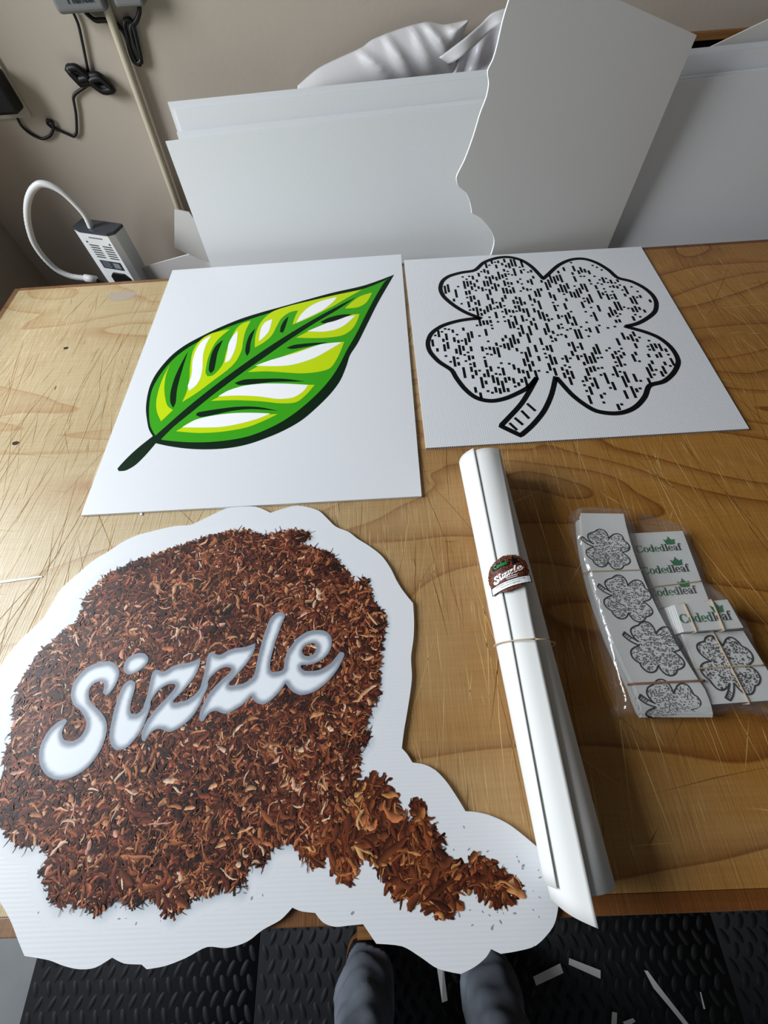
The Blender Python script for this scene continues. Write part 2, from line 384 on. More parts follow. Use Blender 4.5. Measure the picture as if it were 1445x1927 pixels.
rib = [(1140,215),(1060,255),(960,310),(860,370),(760,435),(660,505),(560,580),(460,660),(380,730),(318,785),(345,795),(400,740),(480,675),(560,610),(680,520),(780,450),(880,380),(980,315),(1070,262)]
limes = [[(388,488),(360,540),(342,590),(332,640),(335,680),(352,718),(400,672),(378,655),(368,620),(365,580),(372,530)],
 [(632,343),(560,360),(515,385),(482,430),(470,490),(466,550),(455,600),(437,640),(500,600),(560,555),(620,510),(655,475),(678,430),(685,390),(695,350),(715,310),(680,322),(655,345),(635,385),(615,440),(605,480),(585,510),(560,532),(540,535),(532,520),(540,470),(555,430),(575,395),(605,365)],
 [(1168,183),(1060,205),(960,228),(870,250),(800,275),(755,318),(735,370),(732,418),(765,400),(800,370),(822,330),(840,300),(875,275),(908,268),(895,295),(885,325),(905,318),(960,295),(1050,250),(1110,215)],
 [(1208,195),(1160,210),(1130,230),(1097,260),(1150,255),(1185,235)],
 [(1157,282),(1090,290),(1010,325),(950,352),(900,378),(960,380),(1030,378),(1090,368),(1125,345),(1145,315)],
 [(1095,395),(1020,402),(930,425),(830,460),(750,492),(703,518),(780,515),(860,520),(930,523),(1000,515),(1040,500),(1070,455)],
 [(975,570),(900,568),(800,565),(720,570),(650,590),(600,612),(553,635),(650,632),(750,636),(840,645),(900,640),(940,610)],
 [(825,688),(760,690),(680,684),(600,690),(520,705),(470,725),(412,758),(500,765),(600,760),(700,742),(770,715)]]
whites = [[(555,370),(520,390),(495,425),(480,470),(475,530),(460,575),(465,593),(490,575),(510,545),(520,500),(522,450),(535,405)],
 [(663,350),(640,375),(625,405),(620,440),(610,480),(630,470),(648,435),(658,400)],
 [(803,303),(775,315),(757,340),(748,393),(770,375),(790,350)],
 [(1065,213),(1000,230),(950,255),(915,290),(900,318),(950,295),(1010,265),(1055,228)],
 [(1140,288),(1080,298),(1010,325),(945,352),(1010,354),(1060,345),(1100,325)],
 [(1085,397),(1000,405),(900,440),(800,468),(733,492),(820,494),(890,487),(970,462),(1030,430)],
 [(948,570),(860,565),(760,565),(680,575),(620,595),(583,617),(660,613),(750,617),(830,627),(890,620),(930,595)],
 [(795,686),(720,683),(640,685),(560,695),(490,712),(437,742),(520,743),(600,740),(680,725),(750,705)]]
veins = [[(460,435),(430,490),(405,545),(390,600),(389,640),(400,662),(410,640),(415,590),(430,530),(445,480)],
 [(602,388),(575,410),(558,440),(548,480),(545,510),(552,522),(565,510),(572,480),(580,440)],
 [(733,342),(712,365),(698,400),(693,435),(700,452),(710,435),(715,395)],
 [(868,292),(850,310),(837,335),(834,355),(845,358),(855,335)],
 [(1128,283),(1080,285),(1030,298),(998,315),(1010,320),(1050,312),(1090,298)],
 [(1030,397),(960,400),(890,408),(860,420),(880,424),(930,417)],
 [(935,556),(850,545),(760,545),(690,548),(650,562),(665,570),(720,567),(800,558)],
 [(825,675),(750,660),(670,658),(580,668),(500,682),(493,692),(510,700),(560,692),(640,675),(720,668)]]
mb = MB()
mb.poly(T(smooth(L4(out_), n=4), ZB1 + 0.00012), 0)
mb.poly(T(smooth(L4(grn), n=4), ZB1 + 0.00024), 1)
for q in limes: mb.poly(T(smooth(L4(q), n=4), ZB1 + 0.00036), 2)
for q in whites: mb.poly(T(smooth(L4(q), n=4), ZB1 + 0.00048), 3)
for q in veins: mb.poly(T(smooth(L4(q), n=4), ZB1 + 0.0006), 0)
mb.poly(T(smooth(L4(rib), n=4), ZB1 + 0.00072), 0)
mb.build('leaf_print', [DKGREEN, GREEN, LIME, PRWHITE], lb)

# ---------------------------------------------------------------- clover board
s5 = 1445 / 680
def L5(p): return zc(p, s5, 750, 440)
cb, CP = board_thing('clover_board', [(760, 489.5), (1206, 464), (1409.5, 806.5), (801.5, 843)], ZB1,
    'square white corrugated plastic board printed with a black outlined clover', WHITEV)
leafA = [(632,575),(690,640),(740,680),(790,708),(855,718),(905,712),(950,690),(985,650),(1003,607),(1060,590),(1100,555),(1118,515),(1110,485),(1085,450),(1040,415),(985,392),(905,370),(950,360),(990,340),(1025,310),(1030,275),(1015,245),(980,215),(930,190),(875,175),(840,145),(790,115),(740,100),(690,103),(640,125),(600,160),(578,180),(560,160),(530,130),(490,105),(440,93),(390,97),(340,115),(305,145),(250,155),(200,170),(175,190),(167,220),(180,250),(220,285),(270,315),(330,338),(290,340),(230,350),(170,370),(130,400),(117,435),(125,470),(160,510),(212,545),(230,575),(265,620),(310,655),(365,668),(420,660),(470,640),(520,612),(552,575)]
stem = [(552,575),(525,625),(490,680),(440,735),(408,768),(488,806),(530,770),(580,710),(612,640),(628,570)]
CO = T(smooth(L5(leafA), closed=False, n=4), ZB1 + 0.0003)
CSt = T(smooth(L5(stem), closed=False, n=4), ZB1 + 0.0003)
def clover(mb, XF, hw, dash, dens, z, seed, mi=(0, 0)):
    """clover outline, stem and scattered dashes; XF maps the board clover's own coordinates to the surface"""
    r = random.Random(seed)
    A = CO[:, :2]; B = CSt[:, :2]
    P3 = lambda a: np.array([XF(x, y, z) for x, y in a])
    mb.ribbon(P3(A), hw[0], mi[0]); mb.ribbon(P3(B), hw[0], mi[0])
    lo, hi = A.min(0), A.max(0); pts = []; full = np.vstack([A, B[::-1]])
    x = lo[0]
    while x < hi[0]:
        y = lo[1] + r.uniform(0, dash[1])
        while y < hi[1]:
            L = r.choice(dash[2:]) 
            if r.random() < dens: pts.append((x, y, dash[0], L))
            y += L + dash[1] * r.uniform(0.5, 1.9)
        x += dash[0] * 1.45
    if not pts: return
    pts = np.array(pts); c = pts[:, :2] + np.c_[pts[:, 2] / 2, pts[:, 3] / 2]
    ok = inside(c, A) & (dist(c, A) > hw[1]); ok &= inside(pts[:, :2], A)
    for (x, y, wd, L) in pts[ok]:
        q = [(x, y), (x + wd, y), (x + wd, y + L), (x, y + L)]
        mb.add([XF(a, b, z) for a, b in q], [(0, 1, 2, 3)], mi[1])
    for k in range(4):                        # slanted strokes at the end of the stem
        t = 0.62 + k * 0.035; i = int(t * 0 + k)
        a = B[7 + 2 * k]; b_ = B[-10 - 2 * k]; m = a * 0.80 + b_ * 0.20; n = a * 0.30 + b_ * 0.70
        mb.ribbon([XF(m[0], m[1], z), XF(n[0], n[1], z)], hw[0] * 0.55, mi[1])
mb = MB()
IDX = lambda x, y, z: (x, y, z)
clover(mb, IDX, (0.0052, 0.010), (0.0056, 0.0085, 0.0056, 0.0056, 0.011, 0.016, 0.023, 0.032), 0.58, TZ + ZB1 + 0.00025, 3)
mb.build('clover_print', [INK], cb)

# ---------------------------------------------------------------- die-cut board with the tobacco picture
OUT = [(481,953.5),(430,955.5),(407,965),(374,981),(357,988),(329,990),(285,1000),(256,1008),(229,1021),(205,1037),(174,1056),(145,1081),(116,1107),(101,1130),(83,1161),(62,1182),(39,1204),(19,1227),(0,1254),(-30,1290),(-60,1340),(-75,1400),(-80,1460),(-70,1530),(-50,1600),(-22,1655),(0,1697),(10,1714),(22,1738),(34,1770),(46,1799),(92,1807),(121,1818),(150,1824),(179,1821),(211,1802),(233,1813),(266,1815),(276,1824),(310,1818),(349,1803),(390,1782),(426,1784),(465,1772),(494,1750),(528,1731),(550,1708),(567,1715),(593,1718),(608,1736),(630,1744),(654,1742),(683,1739),(708,1776),(757,1781),(791,1801),(824,1823),(867,1833),(894,1819),(915,1801),(924,1786),(942,1795),(973,1790),(1009,1779),(1040,1745),(1049,1716),(1050,1686),(1044,1649),(1029,1612),(998,1583),(957,1551),(923,1535),(899,1529),(876,1527),(861,1502),(840,1471),(820,1450),(799,1439),(776,1435),(766,1419),(756,1408),(760,1376),(765,1347),(772,1303),(775,1274),(773.5,1236),(778,1201),(779,1167),(777,1135),(760,1114),(747,1094),(734,1068),(717,1045),(694,1027),(673,1014),(656,1001),(632,991),(615,975),(601,962),(580,954.5),(557,951.6),(537,956),(509,965)]
ZS = 0.0052
SO = T(smooth(OUT, n=4, corner=33), ZS)
sb = empty('die_cut_board', tuple(SO.mean(0) - np.array([0, 0, TH])), 'scalloped white cut-out board printed with a heap of brown tobacco and bulging white lettering', 'printed board')
MB().slab(SO, (0, 0, -TH), 0, 1).build('panel', [WHITE, FOAMEDGE], sb)
# a second board of the same outline just under it, showing past the right rim
S2 = SO + np.array([0.0025, 0.0012, -TH - 0.0003]); S2[:, 2] = TZ + 0.0002 + 0.0001
BLOB = [(411,1008),(450,998),(490,1008),(520,1005),(548,998),(570,1000),(583,1008),(560,1022),(590,1032),(620,1042),(648,1072),(665,1100),(688,1088),(693,1110),(705,1140),(720,1155),(722,1180),(715,1210),(712,1250),(708,1280),(708,1310),(690,1345),(682,1375),(692,1388),(675,1410),(668,1450),(670,1478),(655,1510),(640,1540),(615,1570),(585,1592),(543,1580),(504,1594),(492,1625),(470,1618),(457,1636),(451,1670),(419,1668),(372,1685),(341,1703),(324,1716),(310,1703),(295,1689),(252,1698),(229,1685),(186,1712),(163,1698),(128,1695),(108,1700),(95,1671),(82,1636),(97,1617),(78,1578),(50,1588),(27,1575),(8,1552),(2,1528),(0,1497),(8,1460),(19,1444),(12,1420),(23,1393),(29,1339),(35,1297),(58,1258),(78,1227),(105,1207),(124,1188),(151,1165),(162,1130),(178,1110),(202,1087),(233,1070),(264,1056),(310,1041),(337,1031),(372,1018)]
TAIL = zc([(390,180),(440,175),(480,200),(475,165),(520,155),(555,185),(580,250),(615,320),(650,350),(680,330),(655,290),(690,275),(730,330),(770,385),(790,430),(805,490),(790,530),(830,545),(860,640),(870,680),(860,740),(835,770),(830,795),(780,780),(720,740),(700,700),(680,725),(630,715),(570,690),(545,640),(530,600),(500,550),(430,500),(400,560),(380,610),(355,628),(340,600),(300,550),(260,490),(255,540),(215,565),(180,520),(150,470),(130,430),(250,330),(350,200)], 2.408, 500, 1400)
TAIL2 = zc([(850,560),(890,540),(930,580),(925,520),(1000,520),(1040,560),(1085,570),(1095,620),(1155,620),(1160,650),(1130,690),(1090,715),(1020,700),(970,670),(960,640),(900,645),(850,620)], 2.408, 500, 1400)
R = 6.0208
def r1(p): return zc(p, R, 60, 1220)
def r2(p): return zc(p, R, 240, 1180)
def r3(p): return zc(p, R, 440, 1130)
LS = r1([(850,535),(815,505),(825,450),(825,410),(800,380),(750,385),(700,415),(665,465),(655,520),(665,580),(700,630),(770,700),(820,760),(855,830),(862,920),(840,1020),(800,1130),(740,1230),(660,1330),(560,1410),(450,1465),(340,1490),(240,1475),(160,1420),(115,1350),(92,1270),(95,1160),(125,1060),(180,960),(250,880),(330,820),(390,800),(412,825),(385,870),(358,930),(355,980),(375,1030),(420,1050),(490,1045),(560,1000),(610,920),(625,840),(600,770),(550,700),(490,650),(460,590),(452,510),(475,410),(530,320),(610,240),(700,185),(800,155),(890,150),(950,175),(990,225),(1000,290),(975,380),(930,460),(880,520)])
LDOT = r1([(1050,190),(1080,130),(1150,75),(1230,55),(1290,65),(1325,105),(1320,160),(1270,220),(1200,270),(1120,300),(1070,285),(1045,240)])
LW = (r1([(1135,362),(1178,390),(1180,430),(1165,500),(1140,580),(1125,660),(1125,710),(1140,740),(1190,745),(1240,715),(1270,670)])
 + r2([(190,885),(225,790),(250,680),(270,580),(295,510),(330,487),(370,492),(400,508),(450,490),(520,445),(600,420),(700,405),(780,375),(832,350),(828,410),(805,490),(770,560),(710,640),(630,730),(560,800),(522,840),(530,858),(590,855),(670,830),(750,780),(810,715),(832,680),(850,610),(870,540),(890,440),(905,350),(930,300),(965,290),(1000,305),(1045,318),(1090,300),(1150,265),(1230,240),(1330,230),(1400,205),(1452,186),(1449,239),(1419,319),(1354,419),(1284,499),(1204,584),(1165,625),(1153,655),(1180,663),(1240,655)])
 + r3([(100,945),(170,910),(215,875),(240,820),(265,700),(295,570),(330,440),(370,320),(400,240),(440,180),(490,145),(540,132),(578,155),(582,190),(555,250),(520,350),(480,460),(445,580),(420,680),(415,760),(420,795),(450,812),(510,805),(550,790),(568,765),(575,700),(600,600),(650,520),(710,440),(780,385),(860,348),(950,337),(1030,347),(1085,385),(1110,440),(1108,520),(1075,600),(1010,665),(940,705),(860,730),(780,732),(760,745),(772,772),(800,795),(880,800),(960,790),(1040,755),(1110,700),(1160,640),(1200,590),(1235,588),(1255,610),(1240,660),(1190,760),(1120,860),(1040,945),(940,1020),(840,1062),(750,1070),(670,1035),(620,985),(588,940),(560,985),(500,1060),(420,1135),(340,1178),(270,1165),(225,1125),(205,1085)])
 + r2([(1354,839),(1284,899),(1204,949),(1150,975),(1110,985),(1060,970),(1010,950),(950,965),(900,1010),(870,1060),(840,1072),(822,1050),(820,1000),(840,920),(880,840),(930,750),(1000,670),(1080,590),(1150,530),(1180,490),(1175,465),(1130,455),(1060,475),(1000,520),(940,580),(920,620),(920,660),(900,720),(870,780),(840,860),(800,930),(770,980),(700,1060),(640,1110),(560,1160),(490,1188),(440,1180),(400,1162),(350,1155),(290,1185),(240,1240),(205,1295),(175,1285),(165,1240),(175,1180),(200,1110),(240,1040),(300,960),(370,880),(450,800),(520,720),(550,670),(540,648),(480,648),(410,680),(340,740),(290,810),(270,850),(270,890),(250,960),(220,1040),(190,1120),(160,1180),(110,1250),(50,1320)])
 + r1([(1084,1124),(1020,1148),(960,1150),(915,1110),(888,1040),(888,960),(905,860),(930,740),(970,600),(1010,480),(1060,400),(1100,370)]))
LHOLE = r3([(850,495),(910,490),(935,520),(930,570),(900,610),(850,632),(800,622),(778,580),(795,530)])

def ragged(P, amp):                           # ragged rim for a torn-looking print edge
    P = P.copy(); c = P[:, :2].mean(0); k = rng.uniform(-amp, amp, len(P)); d = P[:, :2] - c
    P[:, :2] -= d / np.linalg.norm(d, axis=1)[:, None] * (amp * 0.7 + k)[:, None]; return P
Bl = T(smooth(BLOB, n=5, corner=170), ZS); Tl = T(smooth(TAIL, n=4, corner=170), ZS); T2 = T(smooth(TAIL2, n=4, corner=170), ZS)
Z0 = TZ + ZS
# printed grey glow around the heap
def field(name, region_fn, box, cell, colfn, z, parent):
    xs = np.arange(box[0], box[2], cell); ys = np.arange(box[1], box[3], cell); X, Y = np.meshgrid(xs, ys)
    P = np.c_[X.ravel(), Y.ravel()]; ok = region_fn(P); nxx, nyy = len(xs), len(ys); okg = ok.reshape(nyy, nxx)
    q = okg[:-1, :-1] & okg[1:, :-1] & okg[:-1, 1:] & okg[1:, 1:]; jj, ii = np.nonzero(q)
    a = jj * nxx + ii; Fc = np.c_[a, a + 1, a + nxx + 1, a + nxx]
    used, inv = np.unique(Fc, return_inverse=True); Fc = inv.reshape(Fc.shape); P = P[used]
    return obj(name, np.c_[P, np.full(len(P), z)], Fc, INKV, parent, colors=colfn(P))
BW = np.array(lin((226, 228, 232))); GR = np.array(lin((176, 188, 196)))
def halo_col(P):
    d = dist(P + np.array([-0.003, 0.005]), Bl[::2]); ins = inside(P + np.array([-0.003, 0.005]), Bl)
    d = np.where(ins, 0, d); n = 0.5 + 0.5 * np.sin(P[:, 0] * 160 + 3 * np.sin(P[:, 1] * 90)) * np.sin(P[:, 1] * 130)
    f = np.clip(1 - d / 0.011, 0, 1) ** 1.3 * (0.45 + 0.55 * n)
    return BW * (1 - f[:, None]) + GR * f[:, None]
lo, hi = Bl.min(0) - 0.02, Bl.max(0) + 0.02
SOi = SO[:, :2]
def halo_reg(P):
    d = dist(P, Bl[::3]); r = (d < 0.022) & inside(P, SOi); r[r] &= dist(P[r], SO[::2]) > 0.004; return r
field('halo_print', halo_reg, (lo[0], lo[1], hi[0], hi[1]), 0.0035, halo_col, Z0 + 0.00003, sb)

# tobacco shreds, printed flat: thousands of small curved flecks
PAL = np.array([lin(c) for c in [(34,14,10),(58,25,16),(84,38,24),(106,52,32),(128,66,40),(150,84,50),(176,108,66),(198,134,88),(220,164,120),(238,196,160)]])
def shreds(poly, n, scale, zlo, zhi, palw, extra_dark=0.0, tint=(1, 1, 1), flow=None, zones=True):
    lo, hi = poly[:, :2].min(0), poly[:, :2].max(0); P = np.empty((0, 2))
    while len(P) < n:
        q = rng.uniform(lo, hi, (n * 2, 2)); P = np.vstack([P, q[inside(q, poly)]])
    P = P[:n]; d = dist(P, poly[::2])
    low = np.sin(P[:, 0] * 23 + 1.3) * np.sin(P[:, 1] * 29 + 0.4) + 0.6 * np.sin(P[:, 0] * 61 + P[:, 1] * 47) + 0.5 * np.sin(P[:, 1] * 83 - P[:, 0] * 35)
    ang = rng.uniform(0, 2 * PI, n) * 0.55 + 0.9 * np.sin(P[:, 0] * 9 + 2) + 1.1 * np.cos(P[:, 1] * 11)
    Ln = rng.gamma(4, 0.0042, n).clip(0.006, 0.04) * scale; Wd = rng.gamma(3.2, 0.00052, n).clip(0.0005, 0.0034) * scale
    Ln = np.minimum(Ln, 0.013 * scale + d * 1.4)
    curv = rng.normal(0, 1.0, n); K = 6; pts = np.zeros((n, K, 2)); cur = P.copy(); a = ang.copy(); wob = rng.normal(0, 0.35, (n, K))
    for k in range(K):
        pts[:, k] = cur; cur = cur + np.c_[np.cos(a), np.sin(a)] * (Ln / (K - 1))[:, None]; a = a + curv / (K - 1) + wob[:, k]
    pts += (P - pts[:, K // 2])[:, None, :]
    tg = np.gradient(pts, axis=1); tg /= np.linalg.norm(tg, axis=2, keepdims=True) + 1e-9; nm = np.stack([-tg[:, :, 1], tg[:, :, 0]], 2)
    prof = np.array([0.35, 0.85, 1.0, 0.95, 0.75, 0.2]) * (1 + rng.normal(0, 0.18, (n, K)))
    hw = Wd[:, None] * prof
    z = rng.uniform(zlo, zhi, n)
    V = np.zeros((n, K, 3, 3)); V[:, :, 0, :2] = pts + nm * hw[:, :, None]; V[:, :, 1, :2] = pts + nm * hw[:, :, None] * 0.15; V[:, :, 2, :2] = pts - nm * hw[:, :, None]
    V[..., 2] = z[:, None, None]
    hgt = (z - zlo) / (zhi - zlo)
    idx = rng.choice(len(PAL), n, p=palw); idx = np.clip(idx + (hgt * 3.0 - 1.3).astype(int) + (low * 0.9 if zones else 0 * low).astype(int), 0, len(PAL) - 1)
    c = PAL[idx] * np.array(tint) * rng.uniform(0.85, 1.15, (n, 1))
    red = rng.uniform(0, 1, n) < 0.25; c[red] *= np.array([0.95, 0.72, 0.78])
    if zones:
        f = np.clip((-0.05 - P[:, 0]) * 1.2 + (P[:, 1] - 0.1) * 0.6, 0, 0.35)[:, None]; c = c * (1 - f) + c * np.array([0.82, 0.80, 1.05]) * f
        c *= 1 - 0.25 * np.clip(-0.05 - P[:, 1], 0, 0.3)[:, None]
    Cc = np.zeros((n, K, 3, 3)); along = rng.uniform(0.7, 1.15, (n, K))
    for s_, mul in ((0, 1.35), (1, 0.95), (2, 0.22)): Cc[:, :, s_] = c[:, None, :] * mul * along[:, :, None]
    b = np.arange(n)[:, None] * (K * 3); fk = []
    for k in range(K - 1):
        for s_ in (0, 1): fk.append([k*3 + s_, (k+1)*3 + s_, (k+1)*3 + s_ + 1, k*3 + s_ + 1][::1])
    fk = np.array(fk); Fc = (b[:, :, None] + fk[None]).reshape(-1, 4)
    return V.reshape(-1, 3), Fc, Cc.reshape(-1, 3).clip(0, 1)
PW = np.array([.20, .17, .15, .13, .11, .09, .07, .045, .025, .01]); PW /= PW.sum()
PT = np.array([.02, .10, .30, .26, .10, .09, .08, .05, 0, 0]); PT /= PT.sum()
def tendrils(poly, n, zlo, zhi):
    V = []; Fc = []; Cc = []
    for _ in range(n):
        i = random.randrange(len(poly)); p = poly[i, :2].copy(); t = poly[(i + 1) % len(poly), :2] - poly[i - 1, :2]; a = math.atan2(t[1], t[0]) + random.choice([-1, 1]) * random.uniform(0.3, 1.6)
        L = random.uniform(0.008, 0.024); c = PAL[random.choice([0, 1, 1, 2, 3, 4])]; w0 = random.uniform(0.0006, 0.0013); k0 = len(V); cu = random.gauss(0, 1.2); p -= np.array([math.cos(a), math.sin(a)]) * L * 0.4; z = random.uniform(zlo, zhi)
        for k in range(7):
            hw = w0 * (1 - k / 7.5) * random.uniform(0.7, 1.3); V += [(p[0] - math.sin(a)*hw, p[1] + math.cos(a)*hw, z), (p[0] + math.sin(a)*hw, p[1] - math.cos(a)*hw, z)]; Cc += [c * 1.2, c * 0.6]
            p = p + np.array([math.cos(a), math.sin(a)]) * L / 6; a += cu / 6 + random.gauss(0, 0.3)
        Fc += [(k0 + 2*k, k0 + 2*k + 1, k0 + 2*k + 3, k0 + 2*k + 2) for k in range(6)]
    return np.array(V), np.array(Fc), np.array(Cc).clip(0, 1)
def stack_print(name, parts, bases):
    V = []; Fc = []; Cc = []; k = 0
    for P, col in bases:
        mbx = MB().poly(P); V.append(np.array(mbx.V)); Fc += [[i + k for i in f] for f in mbx.F]; Cc.append(np.tile(np.array(lin(col)), (len(mbx.V), 1))); k += len(mbx.V)
    for v, f, c in parts:
        V.append(v); Fc += (f + k).tolist(); Cc.append(c); k += len(v)
    return obj(name, np.vstack(V), Fc, INKV, sb, colors=np.vstack(Cc))
b0 = ragged(Bl, 0.005); b0[:, 2] = Z0 + 0.00025
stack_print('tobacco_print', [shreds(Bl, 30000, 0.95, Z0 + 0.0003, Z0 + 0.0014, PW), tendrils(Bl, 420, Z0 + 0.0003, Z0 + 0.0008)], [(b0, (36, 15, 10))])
tl = ragged(Tl, 0.003); tl[:, 2] = Z0 + 0.00018; t2 = ragged(T2, 0.003); t2[:, 2] = Z0 + 0.00018
stack_print('spilled_tobacco_print', [shreds(Tl, 1050, 1.25, Z0 + 0.0002, Z0 + 0.0012, PT, tint=(1.0, 1.0, 0.8), zones=False), shreds(T2, 190, 1.2, Z0 + 0.0002, Z0 + 0.001, PT, tint=(0.85, 0.85, 0.7), zones=False)],
            [(tl, (88, 46, 22)), (t2, (84, 42, 22))])
# loose grey specks at the tail
mb = MB()
for k in range(120):
    q = np.array([random.gauss(920, 90), random.gauss(1665, 55)]); 
    if random.random() < 0.25: q = np.array([random.uniform(60, 500), random.uniform(1600, 1740)])
    P = T([q], ZS + 0.0002)[0]
    if not inside(np.array([P[:2]]), SOi)[0]: continue
    a = random.uniform(0, PI); l = random.uniform(0.0005, 0.0024); wv = l * random.uniform(0.3, 0.6)
    mb.add([(P[0] + l*math.cos(t)*math.cos(a) - wv*math.sin(t)*math.sin(a), P[1] + l*math.cos(t)*math.sin(a) + wv*math.sin(t)*math.cos(a), P[2]) for t in np.linspace(0, 2*PI, 7, endpoint=False)], [tuple(range(7))], 0)
mb.build('speck_print', [mat('pale_speck', (150, 152, 160), 0.5)], sb)

# the lettering
ZL = Z0 + 0.0017
Ls = [T(smooth(q, n=4, corner=60), ZS) for q in (LS, LDOT, LW)]; Lh = T(smooth(LHOLE, n=4), ZS)
EDGE = np.array(lin((140, 148, 160))); MIDW = np.array(lin((232, 237, 243)))
lt = MB()
for i, P in enumerate(Ls):
    Q = P.copy(); Q[:, 2] = ZL; H = Lh.copy(); H[:, 2] = ZL
    lt.poly(Q, 0, [H] if i == 2 else [])
lett = obj('lettering_print', lt.V, lt.F, INKV, sb, colors=np.tile(EDGE, (len(lt.V), 1)))
allL = np.vstack(Ls); lo, hi = allL.min(0), allL.max(0)
def letter_reg(P):
    r = np.zeros(len(P), bool)
    for Q in Ls: r |= inside(P, Q)
    r &= ~inside(P, Lh)
    return r
def letter_d(P):
    d = np.full(len(P), 1.0)
    for Q in Ls + [Lh]: d = np.minimum(d, dist(P, Q[::2]))
    return d
def letter_col(P):
    d = letter_d(P); d2 = letter_d(P + np.array([-0.0018, 0.0022])); ins = letter_reg(P + np.array([-0.0018, 0.0022]))
    m = np.where(ins, 0.4 * d + 0.6 * d2, 0.3 * d)
    n = np.sin(P[:, 0] * 300 + 5 * np.sin(P[:, 1] * 120)) * np.sin(P[:, 1] * 260)
    f = 1 - np.clip((m + n * 0.0004 - 0.0025) / 0.0075, 0, 1); f = f * f * (3 - 2 * f)
    return MIDW * (1 - f[:, None]) + EDGE * f[:, None]
field('letter_shine_print', letter_reg, (lo[0], lo[1], hi[0], hi[1]), 0.0013, letter_col, ZL + 0.0001, sb)

# ---------------------------------------------------------------- lettering tools
def ringarc(mb, cx, cy, rx, ry, tx, ty, a0, a1, XF, i, n=22):
    V = []
    for t in np.linspace(math.radians(a0), math.radians(a1), n):
        V += [XF(cx + rx*math.cos(t), cy + ry*math.sin(t)), XF(cx + (rx-tx)*math.cos(t), cy + (ry-ty)*math.sin(t))]
    mb.add(V, [(2*k, 2*k+1, 2*k+3, 2*k+2) for k in range(n - 1)], i)
def rect(mb, x0, y0, x1, y1, XF, i): mb.add([XF(x0, y0), XF(x1, y0), XF(x1, y1), XF(x0, y1)], [(0, 1, 2, 3)], i)
def serif_word(mb, XF, ig, ik):
    """the label wordmark, bold serif letters, x height 1, unit width about 9"""
    x = 0
    ringarc(mb, x + .8, .72, .8, .76, .34, .10, 50, 315, XF, ig); rect(mb, x+1.3, .95, x+1.42, 1.45, XF, ig); rect(mb, x+1.25, .12, x+1.42, .4, XF, ig)
    x = 1.6; ringarc(mb, x + .5, .5, .5, .54, .24, .09, 0, 360, XF, ig)
    def dd(x):
        ringarc(mb, x + .45, .5, .45, .54, .24, .09, 0, 360, XF, ig); rect(mb, x+.68, -.02, x+.95, 1.5, XF, ig); rect(mb, x+.5, 1.4, x+.95, 1.5, XF, ig); rect(mb, x+.7, -.02, x+1.1, .08, XF, ig)
    def ee(x, i):
        ringarc(mb, x + .48, .5, .48, .54, .23, .09, 0, 322, XF, i); rect(mb, x+.2, .48, x+.95, .58, XF, i)
    dd(2.72); ee(3.9, ig); dd(4.95)
    x = 6.15; rect(mb, x+.12, 0, x+.4, 1.5, XF, ik); rect(mb, x, 1.4, x+.4, 1.5, XF, ik); rect(mb, x, 0, x+.52, .09, XF, ik)
    ee(6.75, ik)
    x = 7.8; ringarc(mb, x + .35, .28, .35, .32, .2, .08, 0, 360, XF, ik); rect(mb, x+.55, .05, x+.8, .75, XF, ik); ringarc(mb, x + .4, .68, .4, .36, .22, .09, 0, 165, XF, ik); rect(mb, x+.6, -.02, x+.98, .08, XF, ik)
    x = 8.85; rect(mb, x+.12, 0, x+.4, 1.15, XF, ik); ringarc(mb, x + .48, 1.15, .36, .38, .24, .12, 20, 180, XF, ik); rect(mb, x-.05, .9, x+.62, 1.0, XF, ik); rect(mb, x, 0, x+.55, .09, XF, ik)
    lf = [(0, 1.5), (.28, 1.0), (.5, 1.05), (.9, 1.0), (1.05, .98), (.92, .6), (.75, .2), (.3, .05), (0, -.05), (-.3, .05), (-.75, .2), (-.92, .6), (-1.05, .98), (-.9, 1.0), (-.5, 1.05), (-.28, 1.0)]
    lf = [(0, 1.55), (.22, 1.12), (.42, .98), (.58, .78), (1.15, 1.05), (1.0, .62), (.9, .25), (.82, .0), (0, -.05), (-.82, .0), (-.9, .25), (-1.0, .62), (-1.15, 1.05), (-.58, .78), (-.42, .98), (-.22, 1.12)]
    P = [XF(7.6 + a * 1.05, 1.35 + b * 1.15) for a, b in lf]; mb.poly(P, ig)
def text_mesh(body, size=1.0):
    cu = bpy.data.curves.new('lettering', 'FONT'); cu.body = body; cu.size = size; cu.offset = 0.012; cu.resolution_u = 3
    o = bpy.data.objects.new('lettering', cu); me = bpy.data.meshes.new_from_object(o)
    V = np.array([v.co[:2] for v in me.vertices]); Fc = [list(p.vertices) for p in me.polygons]
    bpy.data.objects.remove(o); bpy.data.meshes.remove(me); bpy.data.curves.remove(cu)
    V -= V.min(0); return V, Fc

